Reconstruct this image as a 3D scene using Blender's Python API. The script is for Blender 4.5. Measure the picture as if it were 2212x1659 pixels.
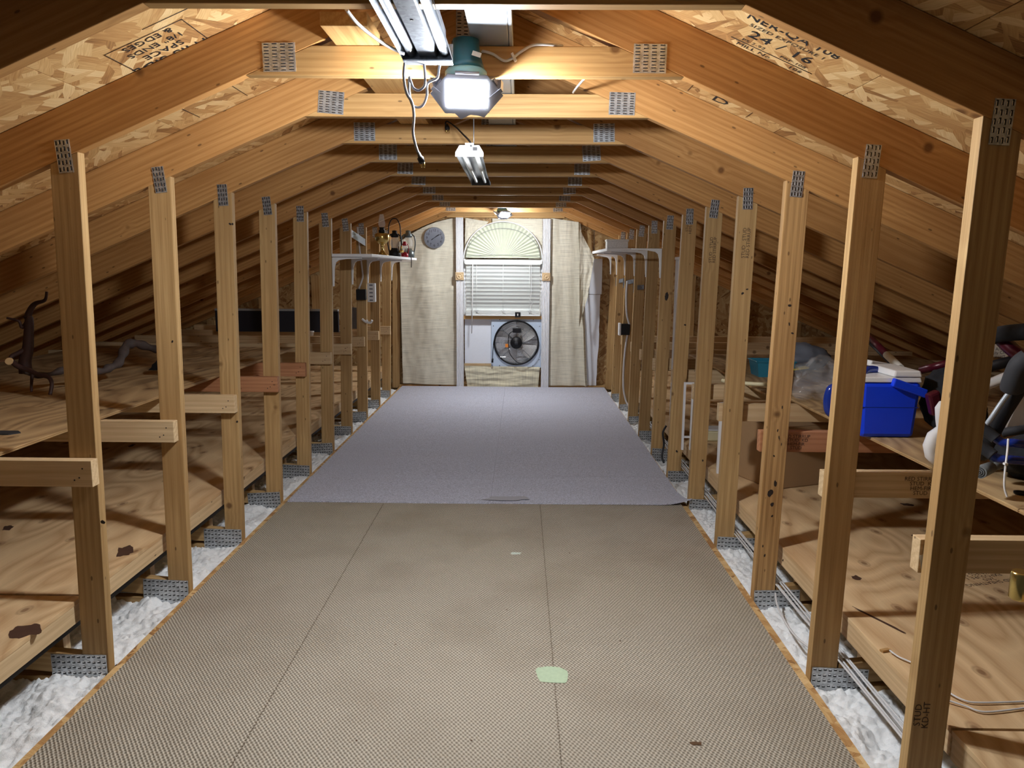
import bpy, bmesh, math, random
from mathutils import Vector, Matrix, noise, Euler

# ------------------------------------------------------------------ clear
for o in list(bpy.data.objects):
    bpy.data.objects.remove(o)
scene = bpy.context.scene
COL = scene.collection
random.seed(7)

# ------------------------------------------------------------------ camera
FPX = 1592.9
CAM_H = 1.356
RM = Matrix(((0.99991163, 0.01154069, 0.00659944),
             (0.00831784, -0.15584218, -0.98774695),
             (-0.01037081, 0.98771455, -0.1559244)))
cam_data = bpy.data.cameras.new('camera')
cam_data.sensor_fit = 'HORIZONTAL'
cam_data.sensor_width = 36.0
cam_data.lens = 36.0 * FPX / 2212.0
cam_data.clip_start = 0.02
cam = bpy.data.objects.new('camera', cam_data)
COL.objects.link(cam)
cam.matrix_world = Matrix.Translation((0, 0, CAM_H)) @ (RM.transposed() @ Matrix.Diagonal((1, -1, -1))).to_4x4()
scene.camera = cam

# ------------------------------------------------------------------ world, exposure
world = bpy.data.worlds.new('world')
scene.world = world
world.use_nodes = True
bg = world.node_tree.nodes['Background']
bg.inputs[0].default_value = (1.0, 0.93, 0.85, 1)
bg.inputs[1].default_value = 0.035
scene.view_settings.view_transform = 'Standard'
scene.view_settings.look = 'None'
scene.view_settings.exposure = 0.25
scene.view_settings.gamma = 1.0
scene.view_settings.use_curve_mapping = False
NEAR_LAMP = 800.0        # brightness of the two garage lamps' panels
FAR_LAMP = 600.0
LAMP_COLOR = (0.93, 0.96, 1.0)

# ------------------------------------------------------------------ geometry of the place
S = 0.6096                      # truss spacing
D0 = 1.706
def D(k): return D0 + S * k
XC = -0.1735                    # ridge line
SL = 0.4245                     # roof slope
TIE_Z = 1.92
WL, WR = -1.39, 0.987           # inner faces of posts at the floor
LEAN_L, LEAN_R = 0.0202, 0.0167
def z_under(x): return TIE_Z - SL * (abs(x - XC) - 0.6555)
RAF_V = 0.150                   # vertical depth of a rafter
def z_roof(x): return z_under(x) + RAF_V
WALL_Y = 8.47

def P(u, v, x=None, y=None, z=None):
    """point in the attic seen at photograph pixel (u, v) on the plane x=, y= or z="""
    d = RM.transposed() @ Vector(((u - 1106) / FPX, (v - 829.5) / FPX, 1))
    if x is not None: t = x / d.x
    elif y is not None: t = y / d.y
    else: t = (z - CAM_H) / d.z
    return Vector((0, 0, CAM_H)) + d * t

# ------------------------------------------------------------------ node helpers
def new_mat(name):
    m = bpy.data.materials.new(name)
    m.use_nodes = True
    nt = m.node_tree
    b = nt.nodes['Principled BSDF']
    return m, nt, b
def nd(nt, kind, **kw):
    n = nt.nodes.new(kind)
    for k, v in kw.items():
        if k.startswith('i_'):
            key = k[2:]
            key = int(key) if key.isdigit() else key.replace('_', ' ')
            s = n.inputs[key]
            if isinstance(v, bpy.types.NodeSocket): nt.links.new(v, s)
            else: s.default_value = v
        else:
            setattr(n, k, v)
    return n
def ramp(nt, fac, stops, interp='LINEAR'):
    r = nt.nodes.new('ShaderNodeValToRGB')
    r.color_ramp.interpolation = interp
    el = r.color_ramp.elements
    while len(el) < len(stops): el.new(0.5)
    for e, (p, c) in zip(el, stops):
        e.position = p
        e.color = (*c, 1) if len(c) == 3 else c
    nt.links.new(fac, r.inputs[0])
    return r.outputs[0]
def math_n(nt, op, a, b=None, c=None, clamp=False):
    n = nt.nodes.new('ShaderNodeMath'); n.operation = op; n.use_clamp = clamp
    for i, v in enumerate((a, b, c)):
        if v is None: continue
        if isinstance(v, bpy.types.NodeSocket): nt.links.new(v, n.inputs[i])
        else: n.inputs[i].default_value = v
    return n.outputs[0]
def mixc(nt, fac, a, b, mode='MIX'):
    n = nt.nodes.new('ShaderNodeMix'); n.data_type = 'RGBA'; n.blend_type = mode
    for s, v in ((n.inputs[0], fac), (n.inputs[6], a), (n.inputs[7], b)):
        if isinstance(v, bpy.types.NodeSocket): nt.links.new(v, s)
        else: s.default_value = (*v, 1) if isinstance(v, tuple) and len(v) == 3 else v
    return n.outputs[2]
def mapping(nt, vec, scale=(1, 1, 1), loc=(0, 0, 0), rot=(0, 0, 0)):
    n = nt.nodes.new('ShaderNodeMapping')
    nt.links.new(vec, n.inputs[0])
    n.inputs['Scale'].default_value = scale
    n.inputs['Location'].default_value = loc
    n.inputs['Rotation'].default_value = rot
    return n.outputs[0]
def bump(nt, b, h, strength=0.2, dist=0.01):
    n = nd(nt, 'ShaderNodeBump'); n.inputs['Strength'].default_value = strength
    n.inputs['Distance'].default_value = dist
    nt.links.new(h, n.inputs['Height']); nt.links.new(n.outputs[0], b.inputs['Normal'])
def lin(r, g, b):
    f = lambda c: c / 255 / 12.92 if c / 255 <= 0.04045 else ((c / 255 + 0.055) / 1.055) ** 2.4
    return (f(r), f(g), f(b))
def obj_coord(nt, rnd=30.0):
    tc = nd(nt, 'ShaderNodeTexCoord')
    if not rnd: return tc.outputs['Object'], None
    oi = nd(nt, 'ShaderNodeObjectInfo')
    cx = nd(nt, 'ShaderNodeCombineXYZ')
    r = oi.outputs['Random']
    nt.links.new(math_n(nt, 'MULTIPLY', r, rnd), cx.inputs[0])
    a = nd(nt, 'ShaderNodeVectorMath', operation='ADD')
    nt.links.new(tc.outputs['Object'], a.inputs[0]); nt.links.new(cx.outputs[0], a.inputs[1])
    return a.outputs[0], r

def plain(name, col, rough=0.5, metal=0.0, noise_amt=0.0, noise_scale=20, **kw):
    m, nt, b = new_mat(name)
    b.inputs['Roughness'].default_value = rough
    b.inputs['Metallic'].default_value = metal
    v, r = obj_coord(nt, 0)
    n = nd(nt, 'ShaderNodeTexNoise', i_Vector=v, i_Scale=float(noise_scale), i_Detail=3.0)
    c = mixc(nt, n.outputs[0], tuple(x * (1 - noise_amt) for x in col), tuple(min(1, x * (1 + noise_amt)) for x in col))
    nt.links.new(c, b.inputs['Base Color'])
    for k, val in kw.items():
        b.inputs[k.replace('_', ' ')].default_value = val
    return m

def pine(name, dark, light, var=0.25, knots=True, rough=0.6, kscale=1.0, kw=1.0):
    """sawn softwood, grain along the object's local X"""
    m, nt, b = new_mat(name)
    v, r = obj_coord(nt, 37.0)
    oi_r = r
    cy = nd(nt, 'ShaderNodeCombineXYZ')
    nt.links.new(math_n(nt, 'MULTIPLY', math_n(nt, 'FRACT', math_n(nt, 'MULTIPLY', r, 17.3)), 0.12), cy.inputs[1])
    nt.links.new(math_n(nt, 'MULTIPLY_ADD', math_n(nt, 'FRACT', math_n(nt, 'MULTIPLY', r, 5.7)), 0.10, 0.03), cy.inputs[2])
    a = nd(nt, 'ShaderNodeVectorMath', operation='ADD')
    nt.links.new(v, a.inputs[0]); nt.links.new(cy.outputs[0], a.inputs[1])
    st = mapping(nt, a.outputs[0], (0.09, 1, 1))
    # knots
    vo = nd(nt, 'ShaderNodeTexVoronoi', i_Vector=v, i_Scale=5.0 * kscale)
    kd = vo.outputs['Distance']
    kbulge = math_n(nt, 'SUBTRACT', 1.0, math_n(nt, 'MULTIPLY', kd, 4.0), clamp=True)
    n0 = nd(nt, 'ShaderNodeTexNoise', i_Vector=st, i_Scale=9.0, i_Detail=2.0)
    w = nd(nt, 'ShaderNodeTexWave', wave_type='RINGS', rings_direction='X', i_Vector=st, i_Scale=15.0, i_Distortion=5.5, i_Detail=2.0, i_Detail_Scale=0.35)
    if knots:
        nt.links.new(math_n(nt, 'MULTIPLY', kbulge, 5.0), w.inputs['Phase Offset'])
    fine = nd(nt, 'ShaderNodeTexNoise', i_Vector=mapping(nt, v, (4, 160, 160)), i_Scale=1.0, i_Detail=2.0)
    g = math_n(nt, 'ADD', math_n(nt, 'MULTIPLY', w.outputs['Fac'], 0.22), math_n(nt, 'MULTIPLY', fine.outputs[0], 0.78))
    c = ramp(nt, g, [(0.22, dark), (0.72, light)])
    blot = nd(nt, 'ShaderNodeTexNoise', i_Vector=mapping(nt, v, (1.3, 5, 5)), i_Scale=1.0, i_Detail=3.0)
    c = mixc(nt, ramp(nt, blot.outputs[0], [(0.35, (0, 0, 0)), (0.7, (0.55, 0.55, 0.55))]), c, tuple(x * y for x, y in zip(dark, (0.82, 0.72, 0.62))))
    if knots:
        kf = ramp(nt, kd, [(0.05 * kw, (1, 1, 1)), (0.10 * kw, (0.0, 0.0, 0.0))])
        c = mixc(nt, math_n(nt, 'MULTIPLY', kf, 0.8), c, (dark[0] * 0.30, dark[1] * 0.22, dark[2] * 0.18))
        # small pin holes and pitch streaks
        vp = nd(nt, 'ShaderNodeTexVoronoi', i_Vector=mapping(nt, v, (9 * kscale, 22 * kscale, 22 * kscale)), i_Scale=1.0)
        pf = ramp(nt, vp.outputs['Distance'], [(0.06 * kw, (1, 1, 1)), (0.09 * kw, (0, 0, 0))])
        c = mixc(nt, math_n(nt, 'MULTIPLY', pf, 0.65), c, (0.05, 0.025, 0.012))
    # board-to-board tone
    tone = math_n(nt, 'MULTIPLY_ADD', math_n(nt, 'FRACT', math_n(nt, 'MULTIPLY', r, 91.7)), var, 1.0 - var / 2)
    hs = nd(nt, 'ShaderNodeHueSaturation'); nt.links.new(c, hs.inputs['Color']); nt.links.new(tone, hs.inputs['Value'])
    nt.links.new(hs.outputs[0], b.inputs['Base Color'])
    b.inputs['Roughness'].default_value = rough
    b.inputs['Specular IOR Level'].default_value = 0.3
    bump(nt, b, fine.outputs[0], 0.12, 0.002)
    return m

def osb(name, bright=1.0, scale=1.0):
    m, nt, b = new_mat(name)
    v, r = obj_coord(nt, 0)
    wob = nd(nt, 'ShaderNodeTexNoise', i_Vector=v, i_Scale=7.0 * scale, i_Detail=2.0)
    wv = nd(nt, 'ShaderNodeVectorMath', operation='SCALE'); nt.links.new(wob.outputs['Color'], wv.inputs[0]); wv.inputs['Scale'].default_value = 0.035
    av = nd(nt, 'ShaderNodeVectorMath', operation='ADD'); nt.links.new(v, av.inputs[0]); nt.links.new(wv.outputs[0], av.inputs[1])
    layers = []
    for i, (ang, sx, sy) in enumerate(((0.35, 9, 40), (-0.7, 10, 44), (1.35, 9, 36))):
        mp = mapping(nt, av.outputs[0], (sx * scale, sy * scale, 3), (i * 3.1, i * 7.7, 0), (0, 0, 0))
        # rotate first, then scale
        ro = nd(nt, 'ShaderNodeVectorRotate', rotation_type='Z_AXIS'); nt.links.new(av.outputs[0], ro.inputs['Vector']); ro.inputs['Angle'].default_value = ang
        mp = mapping(nt, ro.outputs[0], (sx * scale, sy * scale, 3), (i * 3.1, i * 7.7, 0))
        vo = nd(nt, 'ShaderNodeTexVoronoi', i_Vector=mp, i_Scale=1.0, voronoi_dimensions='2D')
        gr = nd(nt, 'ShaderNodeTexNoise', i_Vector=mapping(nt, ro.outputs[0], (20 * scale, 260 * scale, 1)), i_Scale=1.0, i_Detail=1.0)
        sep = nd(nt, 'ShaderNodeSeparateColor'); nt.links.new(vo.outputs['Color'], sep.inputs[0])
        layers.append((sep, gr.outputs[0], vo.outputs['Distance']))
    # choose which layer lies on top by its random height
    h0, h1, h2 = (l[0].outputs[1] for l in layers)
    s01 = math_n(nt, 'GREATER_THAN', h1, h0)
    hm = math_n(nt, 'MAXIMUM', h0, h1)
    s2 = math_n(nt, 'GREATER_THAN', h2, hm)
    def pick(i_of):
        a, bb, cc = (i_of(l) for l in layers)
        x = mixc(nt, s01, a, bb); return mixc(nt, s2, x, cc)
    val = pick(lambda l: l[0].outputs[0]); grn = pick(lambda l: l[1])
    tone = math_n(nt, 'ADD', math_n(nt, 'MULTIPLY', val, 0.62), math_n(nt, 'MULTIPLY', grn, 0.38))
    k = bright
    def q(*c): return tuple(x * k for x in lin(*c))
    c = ramp(nt, tone, [(0.10, q(132, 92, 56)), (0.3, q(184, 138, 86)), (0.5, q(208, 166, 110)), (0.68, q(224, 188, 132)), (0.88, q(238, 208, 156))])
    nt.links.new(c, b.inputs['Base Color'])
    b.inputs['Roughness'].default_value = 0.6
    b.inputs['Specular IOR Level'].default_value = 0.3
    bump(nt, b, tone, 0.5, 0.004)
    return m

def plywood(name, dark, light, stain=0.35):
    """rotary-cut veneer: cathedral figure, football knots"""
    m, nt, b = new_mat(name)
    v, r = obj_coord(nt, 11.0)
    big = nd(nt, 'ShaderNodeTexNoise', i_Vector=mapping(nt, v, (0.7, 1.8, 1)), i_Scale=1.0, i_Detail=2.0)
    fig = math_n(nt, 'FRACT', math_n(nt, 'MULTIPLY', big.outputs[0], 16.0))
    tri = math_n(nt, 'ABSOLUTE', math_n(nt, 'MULTIPLY_ADD', fig, 2.0, -1.0))
    fine = nd(nt, 'ShaderNodeTexNoise', i_Vector=mapping(nt, v, (5, 130, 1)), i_Scale=1.0, i_Detail=2.0)
    g = math_n(nt, 'ADD', math_n(nt, 'MULTIPLY', tri, 0.6), math_n(nt, 'MULTIPLY', fine.outputs[0], 0.4))
    c = ramp(nt, g, [(0.15, light), (0.6, tuple((a + bb) / 2 for a, bb in zip(dark, light))), (0.95, dark)])
    dirt = nd(nt, 'ShaderNodeTexNoise', i_Vector=mapping(nt, v, (2.0, 9.0, 1)), i_Scale=1.0, i_Detail=4.0)
    c = mixc(nt, math_n(nt, 'MULTIPLY', ramp(nt, dirt.outputs[0], [(0.52, (0, 0, 0)), (0.72, (1, 1, 1))]), stain), c, tuple(x * 0.35 for x in dark))
    vo = nd(nt, 'ShaderNodeTexVoronoi', i_Vector=mapping(nt, v, (2.6, 4.2, 1)), i_Scale=1.0, voronoi_dimensions='2D')
    kd = vo.outputs['Distance']
    kf = ramp(nt, kd, [(0.03, (1, 1, 1)), (0.055, (0.35, 0.35, 0.35)), (0.075, (0.5, 0.5, 0.5)), (0.10, (0, 0, 0))])
    c = mixc(nt, math_n(nt, 'MULTIPLY', kf, 0.75), c, (dark[0] * 0.35, dark[1] * 0.25, dark[2] * 0.2))
    nt.links.new(c, b.inputs['Base Color'])
    b.inputs['Roughness'].default_value = 0.62
    b.inputs['Specular IOR Level'].default_value = 0.3
    bump(nt, b, fine.outputs[0], 0.15, 0.002)
    return m

def carpet_twill(name):
    m, nt, b = new_mat(name)
    tc = nd(nt, 'ShaderNodeTexCoord'); v = tc.outputs['Object']
    wn = nd(nt, 'ShaderNodeTexNoise', i_Vector=v, i_Scale=60.0, i_Detail=1.0)
    wv = nd(nt, 'ShaderNodeVectorMath', operation='SCALE'); nt.links.new(wn.outputs['Color'], wv.inputs[0]); wv.inputs['Scale'].default_value = 0.004
    av = nd(nt, 'ShaderNodeVectorMath', operation='ADD'); nt.links.new(v, av.inputs[0]); nt.links.new(wv.outputs[0], av.inputs[1])
    sp = nd(nt, 'ShaderNodeSeparateXYZ'); nt.links.new(av.outputs[0], sp.inputs[0])
    k = 2 * math.pi / 0.0125
    a = math_n(nt, 'SINE', math_n(nt, 'ADD', math_n(nt, 'MULTIPLY', sp.outputs[0], k), math_n(nt, 'MULTIPLY', sp.outputs[1], k * 0.75)))
    c2 = math_n(nt, 'SINE', math_n(nt, 'ADD', math_n(nt, 'MULTIPLY', sp.outputs[0], -k * 0.9), math_n(nt, 'MULTIPLY', sp.outputs[1], k * 0.55)))
    h = math_n(nt, 'MULTIPLY_ADD', math_n(nt, 'ADD', a, math_n(nt, 'MULTIPLY', c2, 0.8)), 0.27, 0.5, clamp=True)
    col = ramp(nt, h, [(0.08, lin(126, 117, 104)), (0.45, lin(172, 163, 147)), (0.9, lin(202, 194, 178))])
    soil = nd(nt, 'ShaderNodeTexNoise', i_Vector=v, i_Scale=2.6, i_Detail=5.0)
    col = mixc(nt, math_n(nt, 'MULTIPLY', ramp(nt, soil.outputs[0], [(0.46, (0, 0, 0)), (0.75, (1, 1, 1))]), 0.35), col, lin(132, 118, 100))
    # pale green stain with a shape of its own
    nt.links.new(col, b.inputs['Base Color'])
    b.inputs['Roughness'].default_value = 0.95
    b.inputs['Specular IOR Level'].default_value = 0.1
    bump(nt, b, h, 0.9, 0.006)
    return m
def carpet_grey(name):
    m, nt, b = new_mat(name)
    tc = nd(nt, 'ShaderNodeTexCoord'); v = tc.outputs['Object']
    n1 = nd(nt, 'ShaderNodeTexNoise', i_Vector=v, i_Scale=170.0, i_Detail=2.0)
    n2 = nd(nt, 'ShaderNodeTexNoise', i_Vector=mapping(nt, v, (1.2, 6.0, 1)), i_Scale=1.0, i_Detail=3.0)
    col = ramp(nt, n1.outputs[0], [(0.3, lin(156, 158, 171)), (0.7, lin(212, 215, 230))])
    col = mixc(nt, math_n(nt, 'MULTIPLY', n2.outputs[0], 0.25), col, lin(160, 158, 168))
    nt.links.new(col, b.inputs['Base Color'])
    b.inputs['Roughness'].default_value = 0.95
    b.inputs['Specular IOR Level'].default_value = 0.1
    bump(nt, b, n1.outputs[0], 0.6, 0.004)
    return m
def wool(name):
    m, nt, b = new_mat(name)
    tc = nd(nt, 'ShaderNodeTexCoord'); v = tc.outputs['Object']
    n1 = nd(nt, 'ShaderNodeTexNoise', i_Vector=v, i_Scale=95.0, i_Detail=5.0, i_Roughness=0.75)
    n2 = nd(nt, 'ShaderNodeTexNoise', i_Vector=v, i_Scale=11.0, i_Detail=3.0)
    col = ramp(nt, n1.outputs[0], [(0.2, (0.66, 0.71, 0.73)), (0.45, (0.90, 0.92, 0.93)), (0.8, (0.97, 0.97, 0.97))])
    col = mixc(nt, math_n(nt, 'MULTIPLY', n2.outputs[0], 0.18), col, (0.72, 0.78, 0.80))
    nt.links.new(col, b.inputs['Base Color'])
    b.inputs['Roughness'].default_value = 1.0
    b.inputs['Specular IOR Level'].default_value = 0.1
    bump(nt, b, n1.outputs[0], 0.55, 0.006)
    return m
def linen(name, base, horiz=True):
    m, nt, b = new_mat(name)
    tc = nd(nt, 'ShaderNodeTexCoord'); v = tc.outputs['Object']
    sc = (5, 5, 260) if horiz else (260, 5, 5)
    n1 = nd(nt, 'ShaderNodeTexNoise', i_Vector=mapping(nt, v, sc), i_Scale=1.0, i_Detail=3.0)
    n2 = nd(nt, 'ShaderNodeTexNoise', i_Vector=mapping(nt, v, (90, 7, 20) if horiz else (20, 7, 90)), i_Scale=1.0, i_Detail=1.0)
    h = math_n(nt, 'ADD', math_n(nt, 'MULTIPLY', n1.outputs[0], 0.9), math_n(nt, 'MULTIPLY', n2.outputs[0], 0.1))
    col = ramp(nt, h, [(0.34, tuple(x * 0.72 for x in base)), (0.5, base), (0.68, tuple(min(1, x * 1.12) for x in base))])
    nt.links.new(col, b.inputs['Base Color'])
    b.inputs['Roughness'].default_value = 0.9
    b.inputs['Specular IOR Level'].default_value = 0.1
    bump(nt, b, h, 0.25, 0.002)
    return m
def emitter(name, col, strength):
    m, nt, b = new_mat(name)
    b.inputs['Base Color'].default_value = (*col, 1)
    b.inputs['Emission Color'].default_value = (*col, 1)
    b.inputs['Emission Strength'].default_value = strength
    return m
def galv(name, base=(0.50, 0.52, 0.54), rough=0.38, metal=0.75):
    m, nt, b = new_mat(name)
    v, r = obj_coord(nt, 3.0)
    vo = nd(nt, 'ShaderNodeTexVoronoi', i_Vector=v, i_Scale=90.0)
    sep = nd(nt, 'ShaderNodeSeparateColor'); nt.links.new(vo.outputs['Color'], sep.inputs[0])
    c = ramp(nt, sep.outputs[0], [(0, tuple(x * 0.75 for x in base)), (1, tuple(min(1, x * 1.2) for x in base))])
    nt.links.new(c, b.inputs['Base Color'])
    b.inputs['Metallic'].default_value = metal
    b.inputs['Roughness'].default_value = rough
    return m
def glassy(name, col=(1, 1, 1), rough=0.05, alpha=0.25):
    m, nt, b = new_mat(name)
    b.inputs['Base Color'].default_value = (*col, 1)
    b.inputs['Roughness'].default_value = rough
    b.inputs['Alpha'].default_value = alpha
    b.inputs['Specular IOR Level'].default_value = 0.8
    return m

M = {}
M['rafter'] = pine('rafter_pine', lin(166, 118, 66), lin(204, 156, 97), 0.22)
M['tie'] = pine('tie_pine', lin(172, 132, 80), lin(208, 170, 114), 0.22)
M['post'] = pine('post_pine', lin(164, 130, 84), lin(200, 167, 116), 0.22)
M['knotty'] = pine('knotty_pine', lin(152, 116, 72), lin(206, 166, 112), 0.1, kscale=1.35, kw=1.3)
M['pale'] = pine('pale_pine', lin(192, 163, 124), lin(222, 198, 158), 0.20)
M['pink'] = pine('pink_fir', lin(160, 108, 76), lin(190, 138, 100), 0.12)
M['endgrain'] = plain('end_grain', lin(214, 186, 146), 0.8, 0, 0.15, 60)
M['osb'] = osb('oriented_strand_board', 1.0, 0.8)
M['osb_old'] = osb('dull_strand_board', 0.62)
M['osb_floor'] = osb('floor_strand_board', 0.88)
M['ply'] = plywood('fir_plywood', lin(186, 148, 106), lin(224, 194, 150), 0.2)
M['ply_grey'] = plywood('weathered_plywood', lin(138, 108, 74), lin(196, 166, 122), 0.6)
M['ply_edge'] = pine('plywood_edge', lin(150, 112, 70), lin(216, 184, 132), 0.1, knots=False)
M['twill'] = carpet_twill('beige_twill_carpet')
M['greycarpet'] = carpet_grey('grey_carpet')
M['linen'] = linen('cream_linen', lin(216, 211, 193))
M['linen_v'] = linen('cream_linen_striped', lin(218, 212, 186), False)
M['plate'] = galv('galvanised_plate')
M['tooth'] = plain('plate_slot', (0.03, 0.03, 0.032), 0.5, 0.3)
M['glint'] = plain('plate_tooth', (0.75, 0.76, 0.78), 0.25, 0.9)
M['steel'] = galv('zinc_steel', (0.22, 0.24, 0.27), 0.32, 0.6)
M['bright'] = plain('bright_reflector', (0.45, 0.48, 0.52), 0.26, 0.75, 0.05, 6)
M['white'] = plain('white_paint', lin(232, 233, 236), 0.45, 0, 0.03, 5)
M['white_plastic'] = plain('white_plastic', lin(228, 228, 228), 0.35, 0, 0.02, 8)
M['foam'] = plain('white_foam_board', lin(226, 231, 240), 0.8, 0, 0.03, 50)
M['vinyl'] = plain('white_vinyl_blind', lin(236, 240, 238), 0.4, 0, 0.02, 8)
M['black'] = plain('black_plastic', (0.007, 0.007, 0.009), 0.5, 0, 0.1, 30, Specular_IOR_Level=0.3)
M['navy'] = plain('navy_board', (0.012, 0.014, 0.026), 0.6, 0, 0.15, 6)
M['blackcloth'] = plain('black_cloth', (0.008, 0.009, 0.013), 0.9, 0, 0.3, 40)
M['blue'] = plain('blue_plastic', (0.004, 0.055, 0.88), 0.42, 0, 0.06, 12)
M['bluetube'] = plain('blue_enamel', (0.012, 0.035, 0.26), 0.18, 0.1)
M['foamgrey'] = plain('grey_foam_grip', (0.022, 0.023, 0.028), 0.75, 0, 0.15, 60)
M['rubber'] = plain('grey_rubber', (0.16, 0.17, 0.17), 0.6, 0, 0.1, 40)
M['maroon'] = plain('maroon_enamel', (0.07, 0.005, 0.014), 0.3, 0.2)
M['alu'] = plain('brushed_aluminium', (0.62, 0.62, 0.62), 0.3, 0.6)
M['brass'] = plain('brass', (0.72, 0.55, 0.20), 0.22, 0.95, 0.05, 10)
M['teal'] = plain('teal_plastic', (0.03, 0.22, 0.33), 0.3, 0, 0.05, 10)
M['yellow'] = plain('yellow_plastic', (0.6, 0.48, 0.02), 0.4)
M['cream'] = plain('cream_plastic', lin(222, 214, 176), 0.45, 0, 0.03)
M['greybag'] = plain('grey_cloth_bag', lin(120, 126, 138), 0.8, 0, 0.2, 15)
M['card'] = plain('brown_cardboard', lin(160, 128, 92), 0.8, 0, 0.06, 9)
M['insul'] = wool('white_fibreglass_wool')
M['bark'] = plain('dark_red_bark', (0.045, 0.018, 0.014), 0.6, 0, 0.5, 35)
M['greybark'] = plain('grey_driftwood', (0.075, 0.055, 0.05), 0.7, 0, 0.4, 35)
M['cut'] = plain('cut_wood', lin(206, 170, 120), 0.8)
M['cord'] = plain('white_cord', lin(214, 214, 216), 0.4)
M['greycord'] = plain('grey_cord', lin(120, 122, 128), 0.45)
M['ink'] = plain('black_ink', (0.012, 0.012, 0.014), 0.8)
M['faintink'] = plain('faded_ink', (0.06, 0.035, 0.02), 0.8)
M['greypaint'] = plain('grey_painted_metal', lin(168, 176, 184), 0.4, 0.3, 0.05, 30)
M['fanframe'] = plain('pale_blue_grey_steel', lin(196, 212, 232), 0.4, 0.1, 0.04, 30)
M['capgrey'] = plain('grey_enamel_cap', lin(74, 76, 82), 0.45)
M['lampgreen'] = plain('teal_lamp_housing', (0.012, 0.075, 0.095), 0.35)
M['lampring'] = plain('pale_teal_lamp_rim', (0.25, 0.48, 0.50), 0.3)
M['lampgrey'] = plain('grey_heat_sink', (0.36, 0.38, 0.44), 0.4, 0.6)
M['emit_near'] = emitter('lamp_panel_glow', LAMP_COLOR, NEAR_LAMP)
M['emit_far'] = emitter('far_lamp_panel_glow', LAMP_COLOR, FAR_LAMP)
M['clear'] = glassy('clear_glass', (0.9, 0.95, 0.95), 0.03, 0.22)
M['film'] = glassy('clear_plastic_film', (0.8, 0.84, 0.88), 0.10, 0.13)
M['red'] = plain('red_enamel', (0.35, 0.012, 0.03), 0.3)
M['greymetal'] = plain('grey_green_enamel', (0.10, 0.12, 0.12), 0.35, 0.4)
M['silver'] = plain('silver_sequins', (0.72, 0.73, 0.75), 0.3, 0.3, 0.35, 160)
M['orange'] = plain('orange_tag', (0.8, 0.25, 0.03), 0.6)
M['clockface'] = plain('steel_saw_blade', (0.16, 0.17, 0.20), 0.34, 0.8, 0.05, 20, Anisotropic=0.85)
M['paper'] = plain('white_paper', lin(220, 218, 210), 0.8)
M['pleat'] = plain('cream_pleated_paper', lin(200, 205, 186), 0.8, 0, 0.03, 6)
M['stain'] = plain('pale_green_stain', lin(176, 196, 166), 0.95, 0, 0.15, 70)
M['lint'] = plain('white_lint', lin(206, 216, 206), 0.95)
M['stitch'] = plain('carpet_stitch', lin(112, 100, 84), 0.95)
M['debris'] = plain('brown_debris', lin(90, 64, 40), 0.9)
M['darkvoid'] = plain('underfloor_shade', (0.01, 0.01, 0.01), 0.9)  # near-black colour stands in for the shade below the decks
M['knothole'] = plain('dark_knot', (0.022, 0.013, 0.010), 0.7, 0, 0.3, 60)
M['burn'] = plain('dark_resin_stain', lin(74, 48, 34), 0.7, 0, 0.4, 25)

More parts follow.
